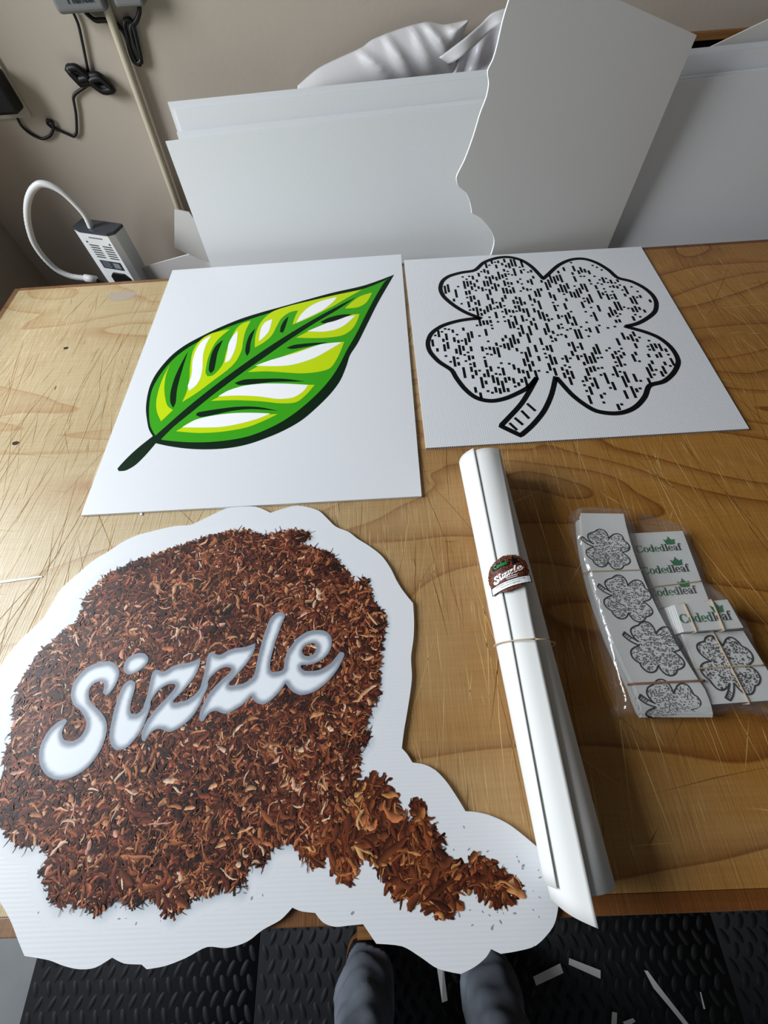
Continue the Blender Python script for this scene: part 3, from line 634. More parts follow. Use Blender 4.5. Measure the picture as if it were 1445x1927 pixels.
# ---------------------------------------------------------------- the paper roll
RR = 0.0345
ra = T([(906, 872)], RR)[0]; rb = T([(1097, 1683)], RR)[0]; ra[2] = rb[2] = TZ + RR + 0.0075
ax = (rb - ra) / np.linalg.norm(rb - ra); side = np.array([-ax[1], ax[0], 0.0]); LEN = float(np.linalg.norm(rb - ra))
if side[0] < 0: side = -side                      # points to the right of the roll
def cyl(s, a, r): return ra + ax * s * LEN + side * (math.sin(a) * r) + np.array([0, 0, 1.]) * (math.cos(a) * r)
roll = empty('paper_roll', (float((ra+rb)[0]/2), float((ra+rb)[1]/2), TZ), 'long loose roll of white paper held by a rubber band', 'paper roll')
def sheet(name, a0f, a1f, rf, s0f, s1f, m, par, ns=30, na=26, sm=True, thick=0.0004):
    V = []
    for i in range(ns + 1):
        for j in range(na + 1):
            u = j / na; q = i / ns; sa = s0f(u); sbb = s1f(u); s = sa + (sbb - sa) * q
            a = math.radians(a0f(s) + (a1f(s) - a0f(s)) * u); V.append(cyl(s, a, rf(u, s)))
    Fc = [(i*(na+1)+j, i*(na+1)+j+1, (i+1)*(na+1)+j+1, (i+1)*(na+1)+j) for i in range(ns) for j in range(na)]
    o = obj(name, V, Fc, m, par, smoothf=sm); md = o.modifiers.new('solid', 'SOLIDIFY'); md.thickness = thick; md.offset = 0; return o
def lerp3(s, a, b, c): return a + (b - a) * min(1, max(0, s) * 2) if s < 0.5 else b + (c - b) * min(1, (s - 0.5) * 2)
Af = lambda s: lerp3(s, -30, -40, -58); Bf = lambda s: lerp3(s, 40, 6, -10)
def flat(u, span, deg):                      # last stretch of a sheet springs off the roll in a straight line
    d = max(0.0, deg - u * span); return 1 / math.cos(math.radians(d)) - 1
sheet('inner_sheet', lambda s: -180, lambda s: 180 + 620, lambda u, s: RR - 0.012 * u, lambda u: 0.012, lambda u: 0.985 - 0.01*u, PAPER, roll, 10, 90)
sheet('middle_sheet', lambda s: Bf(s), lambda s: -205, lambda u, s: (RR + 0.0016) * (1 + flat(u, 205 + Bf(s), 17)) + 0.0002, lambda u: 0.0, lambda u: 1.0 + 0.022 * max(0, 1 - u * 3.0), PAPER, roll, 40, 40)
sheet('outer_sheet', lambda s: Af(s), lambda s: -230, lambda u, s: (RR + 0.0036) * (1 + flat(u, 230 + Af(s), 6 + 14 * abs(s - 0.35))) + 0.0010, lambda u: -0.006, lambda u: 0.975 + 0.01 * u, PAPER, roll, 40, 40)
# round sticker wrapped over the roll
sS = 0.385
LBH, LBW = 0.0265, 0.052
def lab(x, y, z=0.0):                             # x,y in -1..1 on the sticker
    s = sS - y * LBH / LEN; a = math.radians(-20) + x * (LBW * 0.5) / RR * 0.98
    s += -x * 0.010
    return cyl(s, a, RR + 0.0078 + z * 0.4)
mbx = MB(); n = 60; V = [lab(0, 0)]
rim = []
for k in range(n):
    t = 2 * PI * k / n; r = 1 + random.uniform(-0.04, 0.03); x, y = math.cos(t) * r, math.sin(t) * r * 0.95
    if y < -0.6: y = -0.6 - (abs(y) - 0.6) * 0.9
    rim.append((x, y))
rings = [1.0, 0.85, 0.7, 0.55, 0.4, 0.2]; V = []; Cl = []
for q in rings:
    for (x, y) in rim: V.append(lab(x * q, y * q)); Cl.append(PAL[random.choice([0, 0, 1, 1, 2, 3])] * random.uniform(0.6, 1.2))
Fc = [(i*n+k, i*n+(k+1) % n, (i+1)*n+(k+1) % n, (i+1)*n+k) for i in range(len(rings)-1) for k in range(n)] + [list(range((len(rings)-1)*n, len(rings)*n))]
V = np.array(V); Cl = np.array(Cl); k0 = len(V); F2 = []; V2 = []; C2 = []
for q in range(900):
    t = random.uniform(0, 2*PI); r = math.sqrt(random.random()) * 1.01; x, y = math.cos(t)*r, math.sin(t)*r*0.95; a = random.uniform(0, PI); l = random.uniform(.02, .06); wv = random.uniform(.008, .016)
    if y < -0.86: y = -0.86
    c_, s_ = math.cos(a), math.sin(a); z = random.uniform(0.0001, 0.0004); b0_ = k0 + len(V2)
    for (u, v) in ((-l, 0), (0, -wv*2), (l, 0), (0, wv*2)): V2.append(lab(x + u*c_*0.8 - v*s_, y + u*s_ + v*c_, z)); C2.append(PAL[random.choice([1, 2, 3, 4, 6, 7])] * random.uniform(.7, 1.1) * np.array([1, .75, .75]))
    F2.append([b0_, b0_+1, b0_+2, b0_+3])
lb_ = obj('round_sticker', np.vstack([V, np.array(V2)]), Fc + F2, INKV, roll, colors=np.clip(np.vstack([Cl, np.array(C2)]), 0, 1)); lb_['label'] = 'small brown round sticker with white lettering'
# lettering on the sticker
mb = MB(); al = np.vstack(Ls)[:, :2]; lo2, hi2 = al.min(0), al.max(0); c0 = (lo2 + hi2) / 2; sc0 = (hi2 - lo2)[0] / 2
xf = lambda x, y: ((x - c0[0]) / sc0 * 0.74 + 0.02, (y - c0[1]) / sc0 * 0.62 - 0.02)
for i, P in enumerate(Ls):
    Q = [Vector((*xf(p[0], p[1]), 0)) for p in P]; H = [[Vector((*xf(p[0], p[1]), 0)) for p in Lh]] if i == 2 else []
    tr = tessellate_polygon([Q] + H); fl = Q + (H[0] if H else [])
    mb.add([lab(v.x, v.y, 0.0006) for v in fl], [list(t) for t in tr], 0)
gx = 12                                                     # the banner
def band_(y0, y1, x0, x1, z, i):
    V = []; 
    for k in range(gx + 1):
        x = x0 + (x1 - x0) * k / gx; V += [lab(x, y0 + 0.05*math.cos(x*1.5), z), lab(x, y1 + 0.05*math.cos(x*1.5), z)]
    mb.add(V, [(2*k, 2*k+2, 2*k+3, 2*k+1) for k in range(gx)], i)
band_(-0.80, -0.40, -0.93, 1.0, 0.0006, 1); band_(-0.76, -0.44, -0.88, 0.95, 0.0008, 0)
for body, yy, hh, i, wtot, xc in (('WARNING: This product is not a safe', -0.56, 0.075, 1, 1.35, 0.03), ('alternative to cigarettes.', -0.68, 0.075, 1, 0.9, 0.03), ('WARNING: CONTAINS NICOTINE', -0.20, 0.05, 0, 0.55, 0.15), ('A TOBACCO PRODUCT', -0.29, 0.05, 0, 0.5, 0.15)):
    if yy > -0.5:                                            # two unreadable thin lines
        band_(yy - 0.068, yy - 0.04, xc - wtot/2, xc + wtot/2, 0.0006, 0); continue
    V, Fc = text_mesh(body); k = V.max(0); V = V / k * np.array([wtot, hh]) + np.array([xc - wtot/2, yy])
    mb.add([lab(a, b + 0.05*math.cos(a*1.5), 0.001) for a, b in V], Fc, i)
V, Fc = text_mesh('Coded'); k = V.max(0); V = V / k * np.array([0.62, 0.24]) + np.array([-0.55, 0.42]); 
band_(0.36, 0.66, -0.62, 0.12, 0.0004, 1)
mb.add([lab(a, b + 0.05*math.cos(a*1.5), 0.0008) for a, b in V], Fc, 2)
lf = [(0.12,.40),(.2,.75),(.3,.62),(.38,.8),(.46,.62),(.6,.7),(.55,.5),(.62,.38),(.4,.36)]
mb.add([lab(a, b, 0.0006) for a, b in lf], [list(range(len(lf)))], 1)
mb.build('sticker_lettering', [PRWHITE, INK, mat('bright_green_ink', (30, 150, 60), 0.4)], lb_)
# rubber band around the roll
mb = MB(); V = []
bandpts = []
for k in range(40):
    t = 2 * PI * k / 40; up = 0.0078 if (t < 0.5 or t > 3.9) else 0.0022
    bandpts.append(cyl(0.545 + 0.006 * math.sin(t), t, RR + up))
bandpts.append(bandpts[0]); mb.tube(bandpts, 0.0009, 0, 6)
tag(mb.build('rubber_band', BAND, None, True), 'tan rubber band wrapped around the middle of the paper roll', 'rubber band')

# ---------------------------------------------------------------- sticker bundles in a plastic bag
def quad_frame(c):                                # c: four table points TL TR BR BL -> bilinear map
    c = [np.array(q) for q in c]
    return lambda u, v, dz=0.0: tuple((c[0]*(1-u)*(1-v) + c[1]*u*(1-v) + c[2]*u*v + c[3]*(1-u)*v) + np.array([0, 0, dz]))
def bundle(name, px, z, label, layers=6, side=True, rnd=0.0, fold=0.0, spread=0.0):
    c = T(px, z); fr = quad_frame(c); e = empty(name, tuple(np.r_[c.mean(0)[:2], TZ]), label, 'sticker bundle', 'sticker bundles in the plastic bag')
    nv = 18; h = z - 0.0012; t = h / layers
    for L in range(layers):
        mb = MB(); zt = -L * t; jx = random.uniform(-1, 1) * 0.0012 - spread * L; V = []
        for k in range(nv + 1):
            v = k / nv
            for u in (0, 1):
                p = np.array(fr(u, v, zt)); p[0] += jx
                V += [p, p - np.array([0, 0, t * 0.86])]
        Fc = []
        for k in range(nv):
            a = 4 * k; b = a + 4; Fc += [(a, b, b+2, a+2), (a+1, a+3, b+3, b+1), (a, a+1, b+1, b), (a+2, b+2, b+3, a+3)]
        Fc += [(0, 2, 3, 1), (4*nv, 4*nv+1, 4*nv+3, 4*nv+2)]
        mb.add(V, Fc); o = mb.build('sticker_layer', PAPER, e)
    return e, fr
base_c = (CO[:, :2].min(0) + CO[:, :2].max(0)) / 2; base_s = (CO[:, 0].max() - CO[:, 0].min()) / 2
def put_clover(e, cpx, z, half, rot, seed, hw=0.0009, keep=None):
    c = T([cpx], z)[0]; cr, sr = math.cos(rot), math.sin(rot)
    def XF(x, y, zz):
        u, v = (x - base_c[0]) / base_s * half, (y - base_c[1]) / base_s * half
        return (c[0] + u*cr - v*sr, c[1] + u*sr + v*cr, c[2] + 0.0004)
    mb = MB(); clover(mb, XF, (hw, 0.012), (0.0085, 0.010, 0.010, 0.010, 0.018, 0.030), 0.62, 0, seed)
    if keep is not None:
        V = np.array(mb.V); ok = [i for i, f in enumerate(mb.F) if all(keep(V[j]) for j in f)]
        mb.F = [mb.F[i] for i in ok]; mb.I = [mb.I[i] for i in ok]
    return mb.build('clover_print', [INK], e)
def put_word(e, px0, px1, z, hpx):                # baseline from px0 to px1, x height in metres
    a, b = T([px0, px1], z); d = (b - a); W = np.linalg.norm(d); d /= W; nrm = np.array([-d[1], d[0], 0])
    k = W / 9.55
    XF = lambda x, y: tuple(a + d * x * k + nrm * y * k * hpx + np.array([0, 0, 0.0004]))
    mb = MB(); serif_word(mb, XF, 0, 1); return mb.build('wordmark_print', [LOGOGREEN, INK], e)
def strap(a, b, z, m, label, wd=0.0011, drop=0.012, grp='bands around the sticker bundles'):
    P = T([a, b], z); P[:, 2] += 0.0012; q0, q1 = P[0].copy(), P[1].copy(); d = (q1 - q0) / np.linalg.norm(q1 - q0)
    pts = [q0 - d * 0.0015 - np.array([0, 0, drop]), q0 - d * 0.0012, q0 + d * 0.002] + [q0 + (q1 - q0) * t + np.array([0, 0, 0.0002]) for t in (0.3, 0.6)] + [q1 - d * 0.002, q1 + d * 0.0012, q1 + d * 0.0015 - np.array([0, 0, drop])]
    o = MB().tube(pts, wd, 0, 6).build('rubber_band', m, None, True); tag(o, label, 'rubber band', grp); return o
zA, zBn, zC, zD = 0.024, 0.012, 0.030, 0.020
# tall folded strip of clover stickers with a rounded fold at the near end
cA = T([(1092, 966), (1173, 967), (1325, 1296), (1196, 1296)], zA)
eA = empty('sticker_bundle', tuple(np.r_[cA.mean(0)[:2], TZ]), 'tall folded strip of four clover stickers, leftmost in the plastic bag', 'sticker bundle', 'sticker bundles in the plastic bag')
frA = quad_frame(cA); dA = (cA[3] - cA[0]); lA = np.linalg.norm(dA); dA /= lA
def pathA(off):                                   # profile along the strip: v metres, height
    R_ = (zA - 0.0016) / 2 - off; P = [(0.0 + 0.004*off/0.004, zA - off)] + [(lA * t, zA - off) for t in np.linspace(0.08, 0.95, 11)]
    P += [(lA + R_ * math.sin(t) * 3.0, zA - off - R_ + R_ * math.cos(t)) for t in np.linspace(0, PI, 10)]
    P += [(lA * t, 0.0016 + off) for t in np.linspace(0.95, 0.02, 11)]
    return P
for L in range(5):
    mb = MB(); off = L * 0.0019; PA = pathA(off); V = []
    for (v, h) in PA:
        for u in (0, 1):
            cc = np.array(frA(u, 0)) * (1 - v / lA) + np.array(frA(u, 1)) * (v / lA); cc[2] = TZ + h; cc[0] += -0.060 * max(0, min(1, v / lA)) * (1 - max(0, min(1, v / lA))) + random.uniform(-1, 1) * 0.0002 + (L % 2) * 0.0008; V.append(cc)
    mb.add(V, [(2*k, 2*k+1, 2*k+3, 2*k+2) for k in range(len(PA) - 1)])
    o = mb.build('sticker_layer', PAPER, eA); md = o.modifiers.new('solid', 'SOLIDIFY'); md.thickness = 0.0011; md.offset = 0
put_clover(eA, (1143, 1033), zA + 0.0006, 0.0335, -1.70, 11)
put_clover(eA, (1180, 1125), zA + 0.0006, 0.0345, -1.68, 12)
put_clover(eA, (1234, 1219), zA + 0.0006, 0.0355, -1.66, 13, hw=0.001)
# fourth clover bends over the near fold
cF = T([(1272, 1341)], zA)[0]
def XFfold(x, y, zz):
    u, v = (x - base_c[0]) / base_s * 0.036, (y - base_c[1]) / base_s * 0.036; cr, sr = math.cos(-1.56), math.sin(-1.56)
    X, Y = cF[0] + u*cr - v*sr, u*sr + v*cr; yb = cA[3][1]; Yw = cF[1] + Y + 0.004
    if Yw >= yb: return (X, Yw, TZ + zA + 0.0010)
    q = min((yb - Yw) / 0.034, PI * 0.5); Rr = (zA - 0.0016) / 2
    return (X, yb - Rr * 3.0 * math.sin(q) - 0.0009, TZ + zA - Rr + Rr * math.cos(q) + 0.0011)
mb = MB(); clover(mb, XFfold, (0.0009, 0.012), (0.0085, 0.010, 0.010, 0.010, 0.018), 0.62, 0, 14)
V = np.array(mb.V); ok = [i for i, f in enumerate(mb.F) if V[f][:, 2].min() > TZ + 0.0135]; mb.F = [mb.F[i] for i in ok]; mb.I = [mb.I[i] for i in ok]
mb.build('clover_print', [INK], eA)
strap((1102, 1076), (1205, 1073), zA, BAND, 'tan rubber band across the clover strip, above its second clover')
strap((1192, 1287), (1322, 1281), zA, BANDBR, 'brown rubber band across the clover strip near its rounded fold', 0.0016)
eB, frB = bundle('sticker_bundle', [(1184, 1004), (1283, 999), (1333, 1132), (1245, 1143)], zBn, 'flat strip of three green and black wordmark labels beside the clover strip', 4)
put_word(eB, (1198, 1040), (1284, 1035), zBn + 0.0003, 1.05); put_word(eB, (1209, 1081), (1299, 1075), zBn + 0.0003, 1.05); put_word(eB, (1223, 1123), (1313, 1116), zBn + 0.0003, 1.05)
strap((1219, 1106), (1317, 1094), zBn, BAND, 'thin tan rubber band across the flat strip of wordmark labels', 0.0009, 0.006)
eC, frC = bundle('sticker_bundle', [(1269, 1138), (1369, 1128), (1399, 1181), (1287, 1189)], zC, 'thick short stack of wordmark labels held by two rubber bands', 9, spread=0.0011)
put_word(eC, (1282, 1173), (1379, 1166), zC + 0.0003, 1.12)
strap((1286, 1136), (1309, 1187), zC, BAND, 'left of the two tan rubber bands on the thick label stack', 0.0012)
strap((1338, 1131), (1361, 1184), zC, BAND, 'right of the two tan rubber bands on the thick label stack', 0.0014)
eD, frD = bundle('sticker_bundle', [(1283, 1193), (1398, 1187), (1478, 1316), (1335, 1326)], zD, 'square bundle of clover stickers crossed by two rubber bands', 6)
put_clover(eD, (1368, 1250), zD + 0.0003, 0.038, 0.02, 15, hw=0.001)
strap((1341, 1191), (1408, 1322), zD, BAND, 'tan rubber band running lengthwise over the square clover bundle', 0.0011)
strap((1311, 1258), (1434, 1252), zD, BAND, 'tan rubber band running crosswise over the square clover bundle', 0.0011)
# the clear bag: a draped film with wrinkles
def bag_material():
    m = bpy.data.materials.new('clear_film'); m.use_nodes = True; nt = m.node_tree; N = nt.nodes; L = nt.links
    for q in list(N): N.remove(q)
    out = N.new('ShaderNodeOutputMaterial'); tr = N.new('ShaderNodeBsdfTransparent'); gl = N.new('ShaderNodeBsdfGlossy'); df = N.new('ShaderNodeBsdfDiffuse')
    gl.inputs['Roughness'].default_value = 0.13; df.inputs['Color'].default_value = (0.8, 0.8, 0.82, 1); tr.inputs['Color'].default_value = (0.97, 0.97, 0.97, 1)
    fr = N.new('ShaderNodeLayerWeight'); fr.inputs['Blend'].default_value = 0.12
    tc = N.new('ShaderNodeTexCoord'); nz = N.new('ShaderNodeTexNoise'); nz.inputs['Scale'].default_value = 22; nz.inputs['Detail'].default_value = 2; nz.inputs['Distortion'].default_value = 2.0
    bp = N.new('ShaderNodeBump'); bp.inputs['Strength'].default_value = 0.6; bp.inputs['Distance'].default_value = 0.004
    L.new(tc.outputs['Object'], nz.inputs['Vector']); L.new(nz.outputs['Fac'], bp.inputs['Height']); L.new(bp.outputs[0], gl.inputs['Normal']); L.new(bp.outputs[0], fr.inputs['Normal'])
    m1 = N.new('ShaderNodeMixShader'); m1.inputs[0].default_value = 0.07; L.new(tr.outputs[0], m1.inputs[1]); L.new(df.outputs[0], m1.inputs[2])
    m2 = N.new('ShaderNodeMixShader'); ml = N.new('ShaderNodeMath'); ml.operation = 'MULTIPLY_ADD'; ml.inputs[1].default_value = 0.22; ml.inputs[2].default_value = 0.07; L.new(fr.outputs['Facing'], ml.inputs[0]); L.new(ml.outputs[0], m2.inputs[0]); L.new(m1.outputs[0], m2.inputs[1]); L.new(gl.outputs[0], m2.inputs[2]); L.new(m2.outputs[0], out.inputs[0])
    return m
BAG = bag_material()
bag_px = [(1071,964),(1100,957),(1170,962),(1225,970),(1268,984),(1290,1003),(1305,1050),(1330,1100),(1362,1150),(1392,1190),(1420,1240),(1455,1300),(1490,1345),(1440,1352),(1380,1342),(1330,1350),(1260,1352),(1190,1352),(1150,1349),(1146,1335),(1152,1325),(1135,1262),(1118,1190),(1098,1110),(1080,1050),(1068,1000)]
Bg = T(smooth(bag_px, n=3), 0.001)
tops = [(T([(1085, 964), (1175, 967), (1330, 1340), (1185, 1345)], zA), zA), (T([(1184, 1003), (1285, 998), (1333, 1132), (1245, 1143)], zBn), zBn), (T([(1250, 1138), (1371, 1127), (1402, 1183), (1285, 1192)], zC), zC), (T([(1283, 1192), (1400, 1186), (1480, 1318), (1333, 1328)], zD), zD)]
lo, hi = Bg.min(0), Bg.max(0); cell = 0.006
xs = np.arange(lo[0] - cell, hi[0] + 2*cell, cell); ys = np.arange(lo[1] - cell, hi[1] + 2*cell, cell); X, Y = np.meshgrid(xs, ys); P = np.c_[X.ravel(), Y.ravel()]
ins = inside(P, Bg); dd_ = dist(P, Bg); H = np.full(len(P), 0.0012)
for c, z in tops:
    i2 = inside(P, c); d2 = dist(P, c); H = np.maximum(H, np.where(i2 | (d2 < 0.004), z + 0.0032, z + 0.0032 - (d2 - 0.004) * 0.75))
H = np.where(ins, H, 0.0012)
H = np.minimum(H, 0.0012 + np.maximum(dd_, 0) * 4.0)
Hg = H.reshape(X.shape)
for _ in range(1):
    Hp = np.pad(Hg, 1, mode='edge'); Hn = (Hp[:-2, 1:-1] + Hp[2:, 1:-1] + Hp[1:-1, :-2] + Hp[1:-1, 2:] + 2 * Hg) / 6; Hg = np.maximum(Hg, Hn)
wr = 0.0013 * np.sin((X * 0.8 + Y * 0.6) * 210 + 4 * np.sin(Y * 40)) * np.sin((X - Y) * 50 + 1)
Hg = Hg + np.maximum(wr, 0)
ok = (ins | (dd_ < cell * 0.8)).reshape(X.shape)
q = ok[:-1, :-1] & ok[1:, :-1] & ok[:-1, 1:] & ok[1:, 1:]; jj, ii = np.nonzero(q); a = jj * len(xs) + ii
Fc = np.c_[a, a + 1, a + len(xs) + 1, a + len(xs)]; used, inv = np.unique(Fc, return_inverse=True); Fc = inv.reshape(Fc.shape)
Pp = P[used].copy(); out_m = ~inside(Pp, Bg)
for k in np.nonzero(out_m)[0]:                    # pull the rim onto the bag outline
    d = np.hypot(*(Bg[:, :2] - Pp[k]).T); Pp[k] = Bg[d.argmin(), :2]
V = np.c_[Pp, TZ + Hg.ravel()[used]]
o = obj('plastic_bag', V, Fc, BAG, None, smoothf=True); 
tag(o, 'clear crinkled plastic bag over the bundles of stickers', 'bag')

# ---------------------------------------------------------------- foam boards leaning behind the table
LEAN = math.radians(12)
def lean_plane(d0):                               # plane through (y = YB+d0, z = TZ), leaning back by LEAN
    return (0, YB + d0, TZ), (0, -math.cos(LEAN), math.sin(LEAN))
def lean_board(d0, tl, tr_, label, xr=1.9, th=0.005, m=FOAM, bot=1.20):
    o0, n0 = lean_plane(d0); A = on_plane([tl, tr_], o0, n0); n0 = np.array(n0)
    ed = (A[1] - A[0]) / np.linalg.norm(A[1] - A[0]); B = A[0] + ed * ((xr - A[0][0]) / ed[0])
    dn = np.array([0, -math.sin(LEAN), -math.cos(LEAN)]); dn = dn - (dn @ ed) * ed; dn /= np.linalg.norm(dn)
    C_ = A[0] + dn * bot; D = B + dn * bot
    P = [A[0], B, D, C_]
    if C_[2] < 0.0: 
        for p in (P[2], P[3]): p[:] = p - dn * ((0.001 - p[2]) / -dn[2]) * -1 if False else p
    o = MB().slab(P, -n0 * th, 0, 1).build('foam_board', [m, FOAMEDGE]); tag(o, label, 'foam board', 'white foam boards leaning behind the table'); return o
lean_board(0.098, (311, 266), (905, 196), 'front white foam board of the leaning stack, the lowest edge')
lean_board(0.105, (332, 249), (925, 184), 'second white foam board of the leaning stack, just above the front one')
lean_board(0.117, (329, 207), (915, 145), 'third white foam board of the leaning stack')
lean_board(0.124, (315, 192), (915, 131), 'rearmost and tallest-showing white foam board of the leaning stack')
# the cut offcut standing in front of them, turned slightly to the right
ph = math.radians(-7); nT = np.array([math.sin(-ph) * 1.0, -math.cos(ph), math.tan(math.radians(7))]); nT /= np.linalg.norm(nT)
oT = (0.45, YB + 0.046, TZ)
left = zc([(262,0),(235,90),(210,200),(190,270),(165,325),(170,380),(160,440),(130,520),(100,620),(60,730),(22,810),(30,850),(65,880),(85,930),(92,975),(130,995),(170,1040),(195,1100),(180,1165)], 2.4286, 850, 0)
LFT = smooth(left, closed=False, n=4, corner=40)
pp = [(972, -87)] + [tuple(q) for q in LFT] + [(918, 560), (1104, 560), (1143, 467), (1311, 66)]
P = on_plane(pp, oT, nT); o = MB().slab(P, nT * -0.006, 0, 1).build('board_offcut', [GREYPAPER, FOAMEDGE])
tag(o, 'tall grey-white board offcut with a wavy cut left edge leaning on the foam boards', 'board offcut')
# sheets at far right
P = on_plane([(1318, 98), (1460, 30), (1560, 30), (1560, 110)], (0, YB + 0.212, 0), (0, 1, 0)); P = np.vstack([P, P[3:4] - [0, 0, 0.2], P[0:1] - [0, 0, 0.2]])
tag(MB().slab(P, (0, 0.004, 0)).build('loose_sheet', GREYPAPER), 'slanting white sheet behind the foam boards at the far right', 'sheet')
# small scraps left of the stack
P = on_plane([(328, 394), (356, 400), (440, 520), (400, 560), (352, 478), (328, 466)], (0, YB + 0.165, 0), (0, 1, 0))
tag(MB().slab(P, (0, 0.004, 0)).build('board_scrap', GREYPAPER), 'small folded white board scrap at the left side of the foam stack', 'scrap')
P = on_plane([(250, 508), (355, 479), (420, 505), (430, 600), (262, 600)], (0, YB + 0.19, 0), (0, 1, 0.1))
tag(MB().slab(P, (0, 0.004, 0)).build('board_scrap', GREYPAPER), 'low white board scrap beside the vented white device', 'scrap')

# crumpled white vinyl behind the boards
def cloth(name, px, z_fn, label, m, nx_=40, ny_=16, cat='cloth'):
    top, bot = px; V = []
    tp = smooth(top, closed=False, n=6); bt = smooth(bot, closed=False, n=6)
    def samp(C, t):
        L = np.r_[0, np.cumsum(np.hypot(*np.diff(C, axis=0).T))]; L /= L[-1]; return np.array([np.interp(t, L, C[:, 0]), np.interp(t, L, C[:, 1])])
    for i in range(nx_ + 1):
        for j in range(ny_ + 1):
            u, v = i / nx_, j / ny_; p = samp(tp, u) * (1 - v) + samp(bt, u) * v
            V.append(on_plane([p], (0, YW - z_fn(u, v), 0), (0, 1, 0))[0])
    Fc = [(i*(ny_+1)+j, (i+1)*(ny_+1)+j, (i+1)*(ny_+1)+j+1, i*(ny_+1)+j+1) for i in range(nx_) for j in range(ny_)]
    o = obj(name, V, Fc, m, None, smoothf=True); md = o.modifiers.new('solid', 'SOLIDIFY'); md.thickness = 0.0008
    return tag(o, label, cat)
def zf(u, v):
    f = 0
    for c, wd, d, sl in ((0.42, 0.035, 0.020, 0.12), (0.55, 0.03, 0.022, 0.02), (0.68, 0.03, 0.016, -0.05), (0.78, 0.035, 0.020, 0.06), (0.90, 0.03, 0.012, 0.05)):
        q = (u - c - sl * (v - 0.3)) / (wd * (0.6 + v)); f += 0.62 * d * math.exp(-q * q) * math.sin(PI * min(1, v * 1.15 + 0.08)) * (1 if q < 0 else 0.75)
    return 0.028 + 0.03 * math.sin(PI * (0.08 + v * 0.8)) + f - 0.012
cloth('vinyl_sheet', ([(560, 162), (600, 128), (680, 90), (700, 75), (760, 52), (808, 41), (838, 46), (882, 37)], [(560, 200), (640, 200), (720, 190), (800, 175), (862, 150), (858, 118), (868, 72), (882, 38)]), zf,
      'crumpled pale vinyl sheet bunched behind the foam boards', CLOTH, 60, 20, 'vinyl sheet')
def zs(u, v): return 0.062 + 0.012 * math.sin(u * 9) * v
cloth('vinyl_strip', ([(826, 108), (870, 75), (905, 45), (925, 25), (965, 12)], [(846, 122), (880, 98), (915, 65), (940, 46), (965, 45)]), zs, 'narrow pale strip crossing behind the wavy cut offcut', CLOTH, 24, 5, 'strip')
def zq(u, v): return 0.022 + 0.010 * math.sin(u * 14 + v * 3) * math.sin(v * 5) + 0.02 * v
cloth('satin_cloth', ([(850, 132), (875, 95), (905, 62), (935, 42), (970, 40)], [(850, 170), (880, 170), (905, 168), (935, 165), (970, 160)]), zq, 'shiny white satin cloth behind the wavy cut offcut', SATIN, 30, 12)
# timber ledge at the top right; black panel paints the opening's shade
P = Wl([(1230, 58), (1460, 44)]); zt = P[:, 2].mean() - 0.004
tl_ = MB().box((0.55, YW - 0.012, zt - 0.012), (1.5, YW - 0.0005, zt)).build('wood_ledge', LUMBER); tag(tl_, 'narrow brown timber ledge on the wall above the dark gap at top right', 'ledge')
dk = MB().box((0.55, YW - 0.008, 0.5), (1.5, YW - 0.0005, zt - 0.0125)).build('opening_shade_panel', GAPSHADE); tag(dk, 'flat black panel painting the shade of the opening under the narrow timber ledge', 'panel')

# ---------------------------------------------------------------- things on the wall
mb = MB(); a, b = Wl([(196, 0), (338, 398)], 0.014); d = b - a; mb.tube([a - d * 0.35, a, b, b + d * 0.9], 0.0088, 0, 16)
tag(mb.build('conduit_pipe', PVC, None, True), 'cream plastic conduit pipe running down the wall', 'pipe')
def cable(name, px, r, off, label, cat='cable', grp=None, closed=False):
    P = Wl(smooth(px, closed=False, n=6), off); o = MB().tube(P, r, 0, 8).build(name, BLK, None, True); return tag(o, label, cat, grp)
# outlet with a black adapter
C4 = Wl([(-60, 90), (4, 108), (63, 219), (-5, 232)], 0.0)
op = empty('wall_outlet', tuple(C4.mean(0)), 'cream outlet plate on the wall at the far left edge', 'outlet')
x1, z1 = Wl([(62, 219)])[0][[0, 2]]; z2 = Wl([(2, 112)])[0][2]
bevel(MB().box((x1 - 0.13, YW - 0.007, z1), (x1, YW - 0.0003, z2 + 0.02)).build('cover_plate', CREAM, op), 0.002)
for dz in (0.028, 0.075): MB().box((x1 - 0.105, YW - 0.0085, z1 + dz), (x1 - 0.05, YW - 0.0072, z1 + dz + 0.028)).build('socket', CREAM, op)
xa = Wl([(44, 205)], 0.03)[0]; xt = Wl([(4, 140)], 0.04)[0]
ad = MB().box((xa[0] - 0.075, YW - 0.050, xa[2] - 0.004), (xa[0] - 0.006, YW - 0.0095, xt[2] + 0.006)).build('power_adapter', BLK)
bevel(ad, 0.006, 3); tag(ad, 'black power adapter plugged into the wall outlet at the left edge', 'adapter')
cable('adapter_cable', [(33, 222), (40, 236), (58, 252), (80, 261), (95, 254), (101, 238), (98, 228), (90, 226), (89, 232), (98, 240), (115, 247), (138, 257), (144, 250), (143, 215), (138, 184), (142, 176), (170, 157), (165, 130), (155, 80), (147, 45), (137, 22)], 0.0030, 0.006, 'thin black cable looping from the power adapter to the grey controller box')
